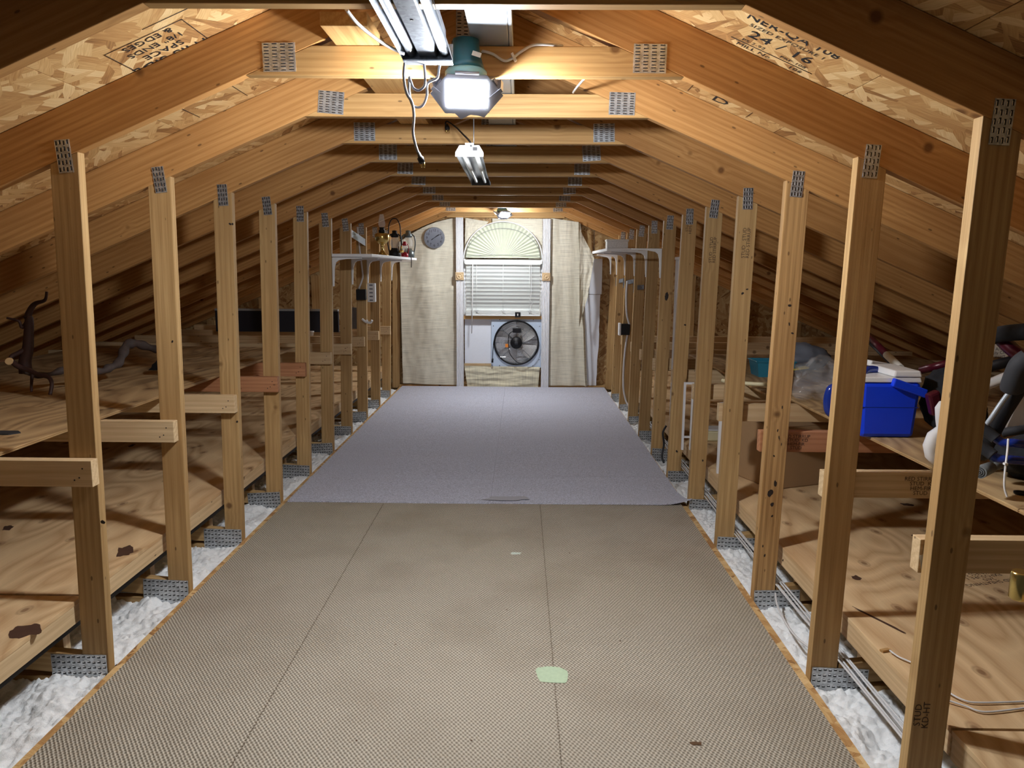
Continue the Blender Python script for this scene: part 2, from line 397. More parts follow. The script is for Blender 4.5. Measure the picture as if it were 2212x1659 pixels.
# ------------------------------------------------------------------ mesh builder
class MB:
    def __init__(s): s.v = []; s.f = []; s.m = []; s.s = []
    def add(s, vs, fs, mi=0, smooth=False):
        o = len(s.v); s.v += [Vector(p) for p in vs]
        for f in fs: s.f.append([i + o for i in f]); s.m.append(mi); s.s.append(smooth)
        return s
    def box(s, x0, x1, y0, y1, z0, z1, mi=0):
        vs = [(x, y, z) for x in (x0, x1) for y in (y0, y1) for z in (z0, z1)]
        return s.add(vs, [(0, 1, 3, 2), (4, 6, 7, 5), (0, 4, 5, 1), (2, 3, 7, 6), (0, 2, 6, 4), (1, 5, 7, 3)], mi)
    def obox(s, c, ax, ay, az, mi=0):
        c = Vector(c); ax, ay, az = Vector(ax), Vector(ay), Vector(az)
        vs = [c + ax * i + ay * j + az * k for i in (-1, 1) for j in (-1, 1) for k in (-1, 1)]
        return s.add(vs, [(0, 1, 3, 2), (4, 6, 7, 5), (0, 4, 5, 1), (2, 3, 7, 6), (0, 2, 6, 4), (1, 5, 7, 3)], mi)
    def prism(s, pts, vec, mi=0):
        n = len(pts); vec = Vector(vec); p = [Vector(q) for q in pts]
        fs = [tuple(range(n))[::-1], tuple(range(n, 2 * n))] + [(i, (i + 1) % n, n + (i + 1) % n, n + i) for i in range(n)]
        return s.add(p + [q + vec for q in p], fs, mi)
    def tube(s, pts, r, n=8, mi=0, cap=True, smooth=True, flat=1.0):
        pts = [Vector(p) for p in pts]; L = len(pts)
        rs = r if isinstance(r, (list, tuple)) else [r] * L
        t = [(pts[min(i + 1, L - 1)] - pts[max(i - 1, 0)]).normalized() for i in range(L)]
        a = Vector((0, 0, 1)) if abs(t[0].z) < 0.9 else Vector((1, 0, 0))
        u = t[0].cross(a).normalized(); vs = []
        for i in range(L):
            u = (u - t[i] * u.dot(t[i])).normalized(); w = t[i].cross(u)
            for k in range(n):
                an = 2 * math.pi * k / n
                vs.append(pts[i] + (u * math.cos(an) + w * math.sin(an) * flat) * rs[i])
        fs = [(i * n + k, i * n + (k + 1) % n, (i + 1) * n + (k + 1) % n, (i + 1) * n + k) for i in range(L - 1) for k in range(n)]
        s.add(vs, fs, mi, smooth)
        if cap:
            o = len(s.v) - len(vs)
            s.f += [[o + k for k in range(n)][::-1], [o + (L - 1) * n + k for k in range(n)]]; s.m += [mi, mi]; s.s += [False, False]
        return s
    def cyl(s, a, b, r0, r1=None, n=16, mi=0):
        return s.tube([a, b], [r0, r0 if r1 is None else r1], n, mi)
    def lathe(s, prof, c, n=20, mi=0, ax=None, smooth=True):
        c = Vector(c); z = Vector(ax or (0, 0, 1)).normalized()
        a = Vector((1, 0, 0)) if abs(z.x) < 0.9 else Vector((0, 1, 0))
        x = z.cross(a).normalized(); y = z.cross(x); L = len(prof)
        vs = [c + x * (r * math.cos(2 * math.pi * k / n)) + y * (r * math.sin(2 * math.pi * k / n)) + z * h for r, h in prof for k in range(n)]
        fs = [(i * n + k, i * n + (k + 1) % n, (i + 1) * n + (k + 1) % n, (i + 1) * n + k) for i in range(L - 1) for k in range(n)]
        s.add(vs, fs, mi, smooth)
        o = len(s.v) - len(vs)
        if prof[0][0] > 1e-4: s.f.append([o + k for k in range(n)][::-1]); s.m.append(mi); s.s.append(False)
        if prof[-1][0] > 1e-4: s.f.append([o + (L - 1) * n + k for k in range(n)]); s.m.append(mi); s.s.append(False)
        return s
    def grid(s, fn, nu, nv, mi=0, smooth=True):
        vs = [fn(i / (nu - 1), j / (nv - 1)) for i in range(nu) for j in range(nv)]
        fs = [(i * nv + j, (i + 1) * nv + j, (i + 1) * nv + j + 1, i * nv + j + 1) for i in range(nu - 1) for j in range(nv - 1)]
        return s.add(vs, fs, mi, smooth)
    def mesh(s, name, mats, frame=None, bevel=0.0):
        me = bpy.data.meshes.new(name)
        inv = frame.inverted() if frame is not None else None
        vs = [inv @ p for p in s.v] if inv is not None else s.v
        me.from_pydata([tuple(p) for p in vs], [], s.f)
        for mt in mats: me.materials.append(M[mt])
        me.polygons.foreach_set('material_index', s.m)
        me.polygons.foreach_set('use_smooth', s.s)
        bm = bmesh.new(); bm.from_mesh(me)
        bmesh.ops.recalc_face_normals(bm, faces=bm.faces)
        if bevel:
            ed = [e for e in bm.edges if len(e.link_faces) == 2 and e.calc_face_angle(0) > 0.9]
            bmesh.ops.bevel(bm, geom=ed, offset=bevel, segments=2, profile=0.5, affect='EDGES', clamp_overlap=True)
        bm.to_mesh(me); bm.free()
        return me
    def build(s, name, mats, parent=None, frame=None, bevel=0.0, **tags):
        mats = [mats] if isinstance(mats, str) else mats
        if frame is None:
            if not s.v: raise ValueError(name)
            lo = Vector((min(p[i] for p in s.v) for i in range(3))); hi = Vector((max(p[i] for p in s.v) for i in range(3)))
            frame = Matrix.Translation(((lo.x + hi.x) / 2, (lo.y + hi.y) / 2, lo.z))
        return place(s.mesh(name, mats, frame, bevel), name, frame, parent, **tags)

def wmat(o):
    m = o.matrix_basis.copy()
    return wmat(o.parent) @ m if o.parent else m
def place(data, name, frame, parent=None, **tags):
    o = bpy.data.objects.new(name, data)
    COL.objects.link(o)
    if parent is not None:
        o.parent = parent
        o.matrix_basis = wmat(parent).inverted() @ frame
    else:
        o.matrix_basis = frame
    tag(o, **tags)
    return o
def tag(o, label=None, cat=None, group=None, kind=None):
    if label: o['label'] = label
    if cat: o['category'] = cat
    if group: o['group'] = group
    if kind: o['kind'] = kind
    return o
def thing(name, loc, label, cat, group=None, kind=None):
    o = bpy.data.objects.new(name, None)
    o.empty_display_size = 0.1
    COL.objects.link(o); o.location = loc
    return tag(o, label, cat, group, kind)
def copy_tree(o, parent=None, dy=0.0):
    c = o.copy(); COL.objects.link(c); c.parent = parent
    if parent is None: c.location.y += dy
    for ch in list(o.children): copy_tree(ch, c)
    return c
def frame_of(c, x, y):
    """matrix at c with local X along x and local Y near y"""
    x = Vector(x).normalized(); y = Vector(y); z = x.cross(y).normalized(); y = z.cross(x)
    m = Matrix((x, y, z)).transposed().to_4x4(); m.translation = Vector(c)
    return m
def beam(name, mat, a, b, w, h, side=(0, 1, 0), parent=None, bevel=0.002, **tags):
    """sawn board from a to b (centre line); w across `side`, h the other way; grain along it"""
    a, b = Vector(a), Vector(b); L = (b - a).length
    fr = frame_of((a + b) / 2, b - a, side)
    mb = MB().box(-L / 2, L / 2, -w / 2, w / 2, -h / 2, h / 2)
    return place(mb.mesh(name, [mat], None, bevel), name, fr, parent, **tags)
def board_xz(name, mat, pts, y0, y1, along, parent=None, bevel=0.002, **tags):
    """flat-cut member of a truss: polygon in the (x, z) plane, from y0 to y1, grain `along`"""
    cx = sum(p[0] for p in pts) / len(pts); cz = sum(p[1] for p in pts) / len(pts)
    fr = frame_of((cx, (y0 + y1) / 2, cz), (along[0], 0, along[1]), (0, 1, 0))
    mb = MB().prism([(x, y0, z) for x, z in pts], (0, y1 - y0, 0))
    return place(mb.mesh(name, [mat], fr, bevel), name, fr, parent, **tags)
def text_mesh(name, body, size, fr, mat, parent, width=1.0, **tags):
    cu = bpy.data.curves.new(name, 'FONT'); cu.body = body; cu.size = size
    cu.align_x = 'CENTER'; cu.align_y = 'CENTER'; cu.space_line = 0.85; cu.resolution_u = 2
    tmp = bpy.data.objects.new(name + '_src', cu); COL.objects.link(tmp)
    dg = bpy.context.evaluated_depsgraph_get()
    me = bpy.data.meshes.new_from_object(tmp.evaluated_get(dg)); bpy.data.objects.remove(tmp); bpy.data.curves.remove(cu)
    me.name = name; me.materials.clear(); me.materials.append(M[mat])
    if width != 1.0:
        for vv in me.vertices: vv.co.x *= width
    return place(me, name, fr, parent, **tags)

# ================================================================== THE SETTING
X_EAVE = 5.0
# floor: strand-board deck between the posts
fl = MB().box(WL + 0.002, WR - 0.002, 0.9, 8.40, -0.031, -0.013).build('floor', 'osb_floor', kind='structure')
# ceiling below (what the attic stands on), coloured near-black for the shade under decks
MB().box(XC - 5.3, XC + 5.3, 0.5, 8.6, -0.20, -0.18).build('floor_base', 'darkvoid', kind='structure')

# roof sheathing: strand-board sheets in courses, each sheet a piece
for side, nm in ((-1, 'ceiling_left'), (1, 'ceiling_right')):
    root = thing(nm, (XC, 0.6, z_roof(XC)), None, None, kind='structure')
    dn = Vector((side, 0, -SL)).normalized(); nrm = Vector((side * SL, 0, 1)).normalized()
    course = 0
    s0 = 0.012
    while s0 < 5.5:
        s1 = min(s0 + 1.215, 5.62)
        y = 0.62 - (0 if course % 2 else 1.22)
        while y < WALL_Y + 0.1:
            ya, yb = max(y, 0.62), min(y + 2.434, WALL_Y + 0.12)
            if yb - ya > 0.1:
                c = Vector((XC, (ya + yb) / 2, z_roof(XC))) + dn * ((s0 + s1) / 2) + nrm * 0.0075
                fr = frame_of(c, (0, 1, 0), dn)
                mb = MB().box(-(yb - ya) / 2 + 0.0015, (yb - ya) / 2 - 0.0015, -(s1 - s0) / 2, (s1 - s0) / 2, -0.0065, 0.0065)
                place(mb.mesh('roof_sheet', ['osb']), 'roof_sheet', fr, root)
            y += 2.438
        s0 = s1 + 0.003; course += 1

# ------------------------------------------------------------------ nail plates (shared meshes)
def plate_mesh(name, w, h, nx, ny, vertical=False):
    """perforated steel nail plate: local X across, local Z up, facing local -Y"""
    mb = MB().box(-w / 2, w / 2, -0.0012, 0.0, -h / 2, h / 2)
    for i in range(nx):
        for j in range(ny):
            cx = -w / 2 + w * (i + 0.5) / nx; cz = -h / 2 + h * (j + 0.5) / ny
            sw, sh = (w / nx * 0.20, h / ny * 0.33) if vertical else (w / nx * 0.30, h / ny * 0.15)
            if (i + j) % 2: cz += h / ny * 0.12
            mb.box(cx - sw, cx + sw, -0.0016, -0.0012, cz - sh, cz + sh, 1)
            if vertical: mb.box(cx - sw * 1.7, cx - sw, -0.0035, -0.0012, cz - sh, cz + sh * 0.5, 2)
            else: mb.box(cx - sw, cx + sw * 0.5, -0.0035, -0.0012, cz + sh, cz + sh * 1.9, 2)
    return mb.mesh(name, ['plate', 'tooth', 'glint'])
PM_TIE = plate_mesh('tie_plate', 0.098, 0.082, 4, 9)
PM_POST = plate_mesh('post_plate', 0.046, 0.098, 4, 5, True)
PM_BASE = plate_mesh('base_plate', 0.19, 0.118, 11, 6)
PM_RIDGE = plate_mesh('ridge_plate', 0.15, 0.15, 6, 12)

# ------------------------------------------------------------------ the first truss, then its copies
def post_x(side, z): return (WL + LEAN_L * z) if side < 0 else (WR + LEAN_R * z)
def make_truss(k):
    y0 = D(k); y1 = y0 + 0.038
    t = thing('roof_truss', (XC, y0, 0), 'x', 'roof truss', 'roof trusses along the attic')
    for side in (-1, 1):
        dn = Vector((side, 0, -SL)).normalized()
        xe = XC + side * X_EAVE
        pts = [(XC, z_under(XC)), (XC, z_roof(XC)), (xe, z_roof(xe)), (xe, z_under(xe))]
        r = board_xz('rafter', 'rafter', pts, y0, y1, (dn.x, dn.z), t)
        if side < 0:
            place(PM_RIDGE, 'truss_plate', Matrix.Translation((XC, y0, z_under(XC) + 0.06)), r)
        # post, leaning a little as the photograph shows
        a = 0.089
        xi0, xi1 = post_x(side, -0.03), post_x(side, 1.70)
        xo0, xo1 = xi0 + side * a, xi1 + side * a
        pts = [(xi0, -0.03), (xo0, -0.03), (xo1, z_under(xo1)), (xi1, z_under(xi1))]
        po = board_xz('post', 'post', pts, y0 + 0.001, y1 - 0.001, (xi1 - xi0, 1.73), t)
        place(PM_POST, 'truss_plate', Matrix.Translation((xi1 + side * 0.042, y0, z_under(xi1 + side * 0.042) + 0.004)) @ Matrix.Rotation(side * 0.05, 4, 'Y'), po)
        place(PM_BASE, 'truss_plate', Matrix.Translation((xi0 + side * 0.10, y0, -0.012 if side < 0 else -0.028)), po)
        # web that rises outward from the foot of the post
        xw = xi0 + side * 0.095
        pts = [(xw, -0.028), (xw, 0.045), (xw + side * 1.0, 0.135), (xw + side * 1.0, 0.062)]
        board_xz('web', 'post', pts, y0 + 0.001, y1 - 0.001, (side, 0.09), t)
    # collar tie between the rafters
    h = 0.085
    xa, xb = XC - 0.6555, XC + 0.6555
    ins = h / SL
    pts = [(xa, TIE_Z), (xb, TIE_Z), (xb - ins, TIE_Z + h), (xa + ins, TIE_Z + h)]
    ti = board_xz('collar_tie', 'tie', pts, y0 + 0.0005, y1 - 0.0005, (1, 0), t)
    for side in (-1, 1):
        place(PM_TIE, 'truss_plate', Matrix.Translation((XC + side * 0.552, y0, TIE_Z + 0.051)) @ Matrix.Rotation(-side * 0.03, 4, 'Y'), ti)
    # bottom chord
    board_xz('bottom_chord', 'post', [(XC - 5.1, -0.17), (XC + 5.1, -0.17), (XC + 5.1, -0.032), (XC - 5.1, -0.032)], y0, y1, (1, 0), t)
    return t
ORD = ['first', 'second', 'third', 'fourth', 'fifth', 'sixth', 'seventh', 'eighth', 'ninth', 'tenth', 'eleventh', 'twelfth']
trusses = []
proto = make_truss(0)
for k in range(11):
    t = proto if k == 0 else copy_tree(proto, None, S * k)
    if k == 0: t['label'] = 'pine roof truss nearest the camera, its tie along the top edge of the picture'
    elif k == 1: t['label'] = 'pine roof truss right behind the lit garage lamp'
    elif k == 10: t['label'] = 'last pine roof truss before the curtained end wall'
    else: t['label'] = '%s pine roof truss counting back from the camera' % ORD[k]
    trusses.append(t)
    if k:      # small individual leans and shifts
        rr = random.Random(k)
        for ch in t.children:
            if ch.name.startswith('post'):
                ch.matrix_basis = ch.matrix_basis @ Matrix.Rotation(rr.uniform(-0.0035, 0.0035), 4, 'Y')
            for g in ch.children:
                g.matrix_basis = g.matrix_basis @ Matrix.Rotation(rr.uniform(-0.06, 0.06), 4, 'Y')

for k_, sgn in ((2, 1),):
    po = [c_ for c_ in trusses[k_].children if c_.name.startswith('post') and wmat(c_).translation.x * sgn > 0][0]
    po.data = po.data.copy(); po.data.materials[0] = M['knotty']
# ------------------------------------------------------------------ end wall
wb = thing('wall_back', (XC, WALL_Y, 0), None, None, kind='structure')
def gable(name, x0, x1, y, parent, mat):
    xs = sorted({x0, x1} | ({XC} if x0 < XC < x1 else set()))
    pts = [(x0, -0.17), (x1, -0.17)] + [(x, z_roof(x) - 0.02) for x in reversed(xs)]
    mb = MB().prism([(x, y, z) for x, z in pts], (0, 0.012, 0))
    fr = frame_of(((x0 + x1) / 2, y, 0), (1, 0, 0), (0, 0, 1))
    return place(mb.mesh(name, [mat], fr), name, fr, parent)
x = XC - 5.1
while x < XC + 5.0:
    gable('wall_sheet', x + 0.002, min(x + 1.217, XC + 5.1), WALL_Y, wb, 'osb_old'); x += 1.22
for i in range(-8, 9):
    xs = XC + 0.61 * i + 0.28
    if abs(xs - XC) > 4.6: continue
    if -1.25 < xs < 0.8: continue
    beam('stud', 'post', (xs, WALL_Y - 0.02, -0.03), (xs, WALL_Y - 0.02, z_under(xs) - 0.03), 0.089, 0.038, (1, 0, 0), wb, 0)
for side in (-1, 1):
    dn = Vector((side, 0, -SL)).normalized(); xe = XC + side * X_EAVE
    board_xz('rafter', 'rafter', [(XC, z_under(XC)), (XC, z_roof(XC)), (xe, z_roof(xe)), (xe, z_under(xe))], WALL_Y - 0.052, WALL_Y - 0.014, (dn.x, dn.z), wb)
    xi = post_x(side, 0.8)
    beam('stud', 'post', (xi + side * 0.045 - 0.01, WALL_Y - 0.033, -0.03), (xi + side * 0.045 + 0.02, WALL_Y - 0.033, z_under(xi) - 0.02), 0.089, 0.036, (1, 0, 0), wb)
beam('collar_tie', 'tie', (XC - 0.66, WALL_Y - 0.033, TIE_Z + 0.03), (XC + 0.66, WALL_Y - 0.033, TIE_Z + 0.03), 0.036, 0.09, (0, 1, 0), wb)
beam('bottom_plate', 'post', (WL, 8.43, 0.002), (WR, 8.43, 0.002), 0.06, 0.028, (0, 1, 0), wb)

# ================================================================== FLOOR COVERINGS
CL, CR = WL + 0.038, WR - 0.040
def carpet_strip(name, mat, x0, x1, y0, y1, z0, z1, parent, amp=0.0, curl=False):
    nx, ny = max(2, int((x1 - x0) / 0.05)), max(2, int((y1 - y0) / 0.025))
    def f(u, v):
        x = x0 + (x1 - x0) * u; y = y0 + (y1 - y0) * v
        z = z1 + amp * noise.noise((x * 1.3, y * 1.1, 3.0))
        if amp: z += 0.007 * math.exp(-((y - 4.60 - 0.05 * math.sin(x * 2.2)) / 0.022) ** 2)
        if curl:
            cc = max(0.0, 1 - math.hypot(x1 - x, (y - y0)) / 0.16)
            z += 0.035 * cc * cc; x += 0.035 * max(0, 1 - (y - y0) / 0.25) * u ** 6
        return (x, y, z)
    mb = MB().grid(f, nx, ny)
    # thickness skirt
    e = [f(i / (nx - 1), 0) for i in range(nx)] + [f(1, j / (ny - 1)) for j in range(ny)] + [f(i / (nx - 1), 1) for i in range(nx - 1, -1, -1)] + [f(0, j / (ny - 1)) for j in range(ny - 1, -1, -1)]
    n = len(e)
    mb.add(e + [(p[0], p[1], p[2] - (z1 - z0)) for p in e], [(i, n + i, n + (i + 1) % n, (i + 1) % n) for i in range(n)])
    return mb.build(name, mat, parent, frame=Matrix.Translation((0, 0, 0)))
beige = thing('beige_carpet', (-0.2, 2.5, -0.012), 'beige woven carpet in sewn strips over the near floor', 'carpet')
for x0, x1 in ((CL, -0.7835), (-0.7825, 0.1235), (0.1245, CR)):
    carpet_strip('carpet_strip', 'twill', x0, x1, 0.9, 4.30, -0.012, 0.0, beige)
for xs, (ya, yb) in ((-0.783, (1.0, 4.1)), (0.124, (1.0, 4.1))):
    mb = MB(); rr = random.Random(int(xs * 100))
    y = ya
    while y < yb:
        mb.obox((xs + rr.uniform(-0.001, 0.001), y, 0.0005), (0.0022, rr.uniform(-0.002, 0.002), 0), (0, 0.003, 0), (0, 0, 0.0008)); y += 0.014
    o = mb.build('seam_stitch', 'stitch', beige); o['kind'] = 'stuff'
# stains and crumbs on the carpet
def blob(name, mat, cx, cy, w, h, seed, parent, z=0.0008, n=26, rot=0.0, rough=0.35):
    rr = random.Random(seed); vs = []
    for i in range(n):
        a = 2 * math.pi * i / n; k = 1 + rough * (math.sin(2 * a + seed) * 0.5 + math.sin(5 * a + seed * 2.3) * 0.35 + rr.uniform(-0.25, 0.25))
        px_, py_ = (abs(math.cos(a)) ** 0.6 * math.copysign(1, math.cos(a))) * w * k / 2, (abs(math.sin(a)) ** 0.6 * math.copysign(1, math.sin(a))) * h * k / 2
        vs.append((cx + px_ * math.cos(rot) - py_ * math.sin(rot), cy + px_ * math.sin(rot) + py_ * math.cos(rot), z))
    return MB().prism(vs, (0, 0, 0.0006)).build(name, mat, parent)
blob('stain', 'stain', 0.118, 2.305, 0.105, 0.10, 3, beige, rough=0.12)
blob('lint_mark', 'lint', -0.012, 3.37, 0.055, 0.022, 5, beige)
blob('crumb', 'debris', 0.518, 1.949, 0.028, 0.018, 8, beige, z=0.001)
for i, (u, v) in enumerate(((1018, 1600), (855, 1392), (1340, 1385), (1095, 1318), (770, 1600), (1230, 1195))):
    q = P(u, v, z=0); blob('crumb', 'debris', q.x, q.y, 0.006, 0.005, 20 + i, beige, z=0.001, n=8)
M['greystain'] = plain('carpet_dirt', lin(164, 163, 170), 0.95, 0, 0.1, 60)
grey = thing('grey_carpet', (-0.2, 6.2, 0.0), 'blue grey carpet over the far floor, one near corner curled', 'carpet')
carpet_strip('carpet_strip', 'greycarpet', WL + 0.045, -0.165, 4.115, 8.335, 0.001, 0.009, grey, 0.004)
carpet_strip('carpet_strip', 'greycarpet', -0.164, WR - 0.02, 4.12, 8.335, 0.001, 0.009, grey, 0.004, curl=True)

q = P(1095, 1080, z=0.01); blob('dirt_mark', 'greystain', q.x, q.y + 0.02, 0.26, 0.07, 12, grey, z=0.0135)
# ================================================================== INSULATION along both edges (nobody can count it)
def insulation(name, x0, x1, y0, y1, base, label, seed, step=0.0068, rise=0.0, amp=1.0):
    nx, ny = int((x1 - x0) / step), int((y1 - y0) / step)
    def f(u, v):
        x = x0 + (x1 - x0) * u; y = y0 + (y1 - y0) * v
        p = Vector((x * 9, y * 9, seed))
        dv = noise.voronoi(Vector((x, y, 0)) * 34 + Vector((seed, 0, noise.noise(p * 3))))[0][0]
        dw = noise.voronoi(Vector((x, y, 0)) * 85 + Vector((0, seed, noise.noise(p * 6))))[0][0]
        z = noise.noise(p) * 0.030 + 0.020 * (0.6 - dv) + 0.011 * (0.6 - dw) + noise.noise(p * 11) * 0.007
        z += 0.02 * noise.noise(Vector((x * 2, y * 2.2, seed + 9)))
        return (x + 0.006 * noise.noise(p * 7), y + 0.006 * noise.noise(p * 7 + Vector((5, 5, 5))), base + z * amp + rise * u)
    return MB().grid(f, nx, ny).build(name, 'insul', label=label, cat='insulation', kind='stuff')
insulation('loose_insulation', WL - 0.42, WL - 0.004, 0.95, 8.38, -0.048, 'white fluffy insulation in the gap along the left posts', 1.5)
insulation('loose_insulation', WR + 0.004, WR + 0.42, 0.95, 8.38, -0.05, 'white fluffy insulation in the gap along the right posts', 7.5)
insulation('eave_insulation', XC - 4.15, XC - 3.80, 1.5, 8.3, 0.22, 'grey insulation wool heaped under the left eave', 3.3, 0.04, 0.0, 4.0)
insulation('eave_insulation', XC + 3.75, XC + 4.15, 1.5, 8.3, 0.22, 'grey insulation wool heaped under the right eave', 5.3, 0.04, 0.0, 4.0)

# ================================================================== STORAGE DECKS behind the posts
def deck(side, x_edge, x_far, top, label, name='storage_deck', mat='ply', ys=(0.9, 2.365, 4.80, 7.24, 8.30)):
    t = thing(name, (x_edge, 4.5, top - 0.08), label, 'deck')
    for i, (a, b) in enumerate(zip(ys[:-1], ys[1:])):
        c = Vector(((x_edge + x_far) / 2, (a + b) / 2, top - 0.0075 - (0.004 if i == 0 else 0)))
        L, w = b - a - 0.004, abs(x_far - x_edge)
        sh = MB().box(-L / 2, L / 2, -w / 2, w / 2, -0.0075, 0.0075)
        place(sh.mesh('plywood_sheet', [mat], None, 0.001), 'plywood_sheet', frame_of(c, (0, 1, 0), (-1, 0, 0)), t)
        beam('rim_board', 'pale', (x_edge + side * 0.021, a + 0.003, top - 0.015 - 0.033 - (0.004 if i == 0 else 0)), (x_edge + side * 0.021, b - 0.003, top - 0.015 - 0.033 - (0.004 if i == 0 else 0)), 0.038, 0.064, (1, 0, 0), t)
        y = a + 0.3
    # legs that carry the deck on the chords
    for k in range(0, 11):
        beam('sleeper', 'pale', (x_edge + side * 0.06, D(k) + 0.08, top - 0.048), (x_far, D(k) + 0.08, top - 0.048), 0.038, 0.063, (0, 1, 0), t, 0)
        beam('leg', 'pale', (x_edge + side * 0.12, D(k) + 0.08, top - 0.08), (x_edge + side * 0.12, D(k) + 0.08, -0.18), 0.038, 0.063, (0, 1, 0), t, 0)
        beam('leg', 'pale', (x_far - side * 0.12, D(k) + 0.08, top - 0.08), (x_far - side * 0.12, D(k) + 0.08, -0.18), 0.038, 0.063, (0, 1, 0), t, 0)
    return t
ldeck = deck(-1, -1.492, -3.95, 0.24, 'low plywood storage deck behind the left posts')
rdeck = deck(1, 1.10, 3.55, 0.212, 'low plywood storage deck behind the right posts', ys=(0.9, 1.72, 4.16, 6.6, 8.30))
# dark resin and knot marks on the left deck
for (u, v, w, h, rt, sd) in ((270, 1190, 0.05, 0.12, 0.5, 1), (55, 1360, 0.07, 0.10, 0.6, 2), (17, 1140, 0.035, 0.06, 0.3, 3), (285, 962, 0.03, 0.06, 0, 4)):
    q = P(u, v, z=0.241); blob('resin_stain', 'burn', q.x, q.y, w, h, sd, ldeck, z=0.2402 if q.y > 2.37 else 0.2362, rot=rt)
for (u, v, w, h, rt, sd) in ((1900, 1340, 0.010, 0.22, 0.45, 1), (1850, 1248, 0.03, 0.04, 0.3, 7), (1975, 1157, 0.02, 0.02, 0.3, 8), (1960, 1090, 0.05, 0.04, 0, 9)):
    q = P(u, v, z=0.2125); blob('resin_stain', 'burn', q.x, q.y, w, h, sd, rdeck, z=0.2124, rot=rt)

for i in range(1):
    MB().box(-1.520, -1.512, 0.9, 8.25, 0.128, 0.160).build('black_edge_strip', 'black', ldeck)
def knot(k, side, u, v, w, h, seed):
    po = [c_ for c_ in trusses[k].children if c_.name.startswith('post') and wmat(c_).translation.x * side > 0][0]
    q_ = P(u, v, y=D(k)); rr_ = random.Random(seed); pts_ = []
    for i_ in range(14):
        a_ = 2 * math.pi * i_ / 14; kk = 1 + 0.18 * math.sin(2 * a_ + seed) + rr_.uniform(-0.14, 0.14)
        pts_.append((q_.x + math.cos(a_) * w * kk / 2, D(k) + 0.0013, q_.z + math.sin(a_) * h * kk / 2))
    MB().prism(pts_, (0, -0.0008, 0)).build('knot_hole', 'knothole', po)
for i_, a_ in enumerate(((2, 1, 1664, 1065, .022, .030), (2, 1, 1668, 1090, .012, .020), (2, 1, 1675, 1045, .010, .030), (2, 1, 1672, 985, .008, .008), (2, 1, 1683, 945, .005, .014), (2, 1, 1688, 960, .004, .010),
                         (2, 1, 1680, 930, .005, .012), (2, 1, 1694, 1210, .014, .014), (2, 1, 1706, 660, .012, .012), (2, 1, 1712, 720, .010, .008), (2, 1, 1705, 700, .006, .012), (2, 1, 1648, 1180, .006, .010),
                         (2, 1, 1652, 1200, .007, .012), (2, 1, 1668, 1115, .008, .010), (2, 1, 1690, 880, .004, .016), (1, -1, 222, 1128, .013, .014), (3, -1, 497, 484, .014, .010), (3, -1, 502, 484, .010, .009), (3, -1, 512, 911, .012, .010),
                         (3, 1, 1604, 634, .012, .012), (3, 1, 1614, 625, .010, .008), (5, 1, 1480, 702, .012, .014), (5, 1, 1462, 975, .014, .016), (4, 1, 1518, 995, .010, .012), (6, 1, 1440, 640, .030, .05), (2, -1, 372, 738, .008, .010))):
    knot(*a_, i_)
# support boards nailed to the posts
for k in range(1, 11):
    x0 = post_x(-1, 0.7) - 0.004 + 0.012 * math.sin(k * 2.1)
    zt = 0.737
    o = beam('shelf_support', 'pale' if k not in (4, 5) else 'pink', (x0, D(k) - 0.0205, zt - 0.0445), (-3.45, D(k) - 0.0205, zt - 0.0445), 0.038, 0.087, (0, 1, 0), None, 0.002)
    lbl = {1: 'nearest level support board nailed across the left posts', 10: 'farthest level support board on the left posts, beside the curtain'}.get(k, '%s level support board from the camera on the left posts' % ORD[k - 1])
    tag(o, lbl, 'board', 'support boards on the left posts')
    fr = Matrix.Translation((x0 - 0.03, D(k) - 0.0395, zt - 0.045))
    for dx, dz in ((0, 0.018), (-0.028, -0.02), (-0.012, -0.012)):
        MB().cyl((x0 - 0.03 + dx, D(k) - 0.0400, zt - 0.045 + dz), (x0 - 0.03 + dx, D(k) - 0.0385, zt - 0.045 + dz), 0.0028, n=6).build('nail_head', 'ink', o)
for k in range(0, 10):
    x0 = post_x(1, 0.7) - 0.008 + 0.010 * math.sin(k * 1.7)
    zt = 0.702
    o = beam('shelf_support', 'pink' if k == 2 else 'pale', (x0, D(k) + 0.0585, zt - 0.0445), (3.2, D(k) + 0.0585, zt - 0.0445), 0.038, 0.087, (0, 1, 0), None, 0.002)
    lbl = {0: 'nearest level support board on the right posts, with a small bar code tag', 2: 'reddish support board in front of the cardboard box'}.get(k, '%s level support board from the camera on the right posts' % ORD[k])
    tag(o, lbl, 'board', 'support boards on the right posts')
    if k == 0:
        MB().obox((x0 + 0.012, D(0) + 0.039, zt - 0.06), (0.007, 0, 0.002), (0, 0.0004, 0), (-0.004, 0, 0.02)).build('bar_code_tag', 'paper', o, label='white bar code tag')
    if k in (1, 2):
        fr = frame_of((P(1990 if k == 1 else 1720, 1045 if k == 1 else 955, y=D(k) + 0.0385).x, D(k) + 0.0385, zt - 0.046), (1, 0, 0), (0, 0, 1))
        text_mesh('lumber_stamp', 'RED STIRRUP\n  STUD  KD\nHEM-FIR\nSTUD', 0.019, fr, 'faintink', o)

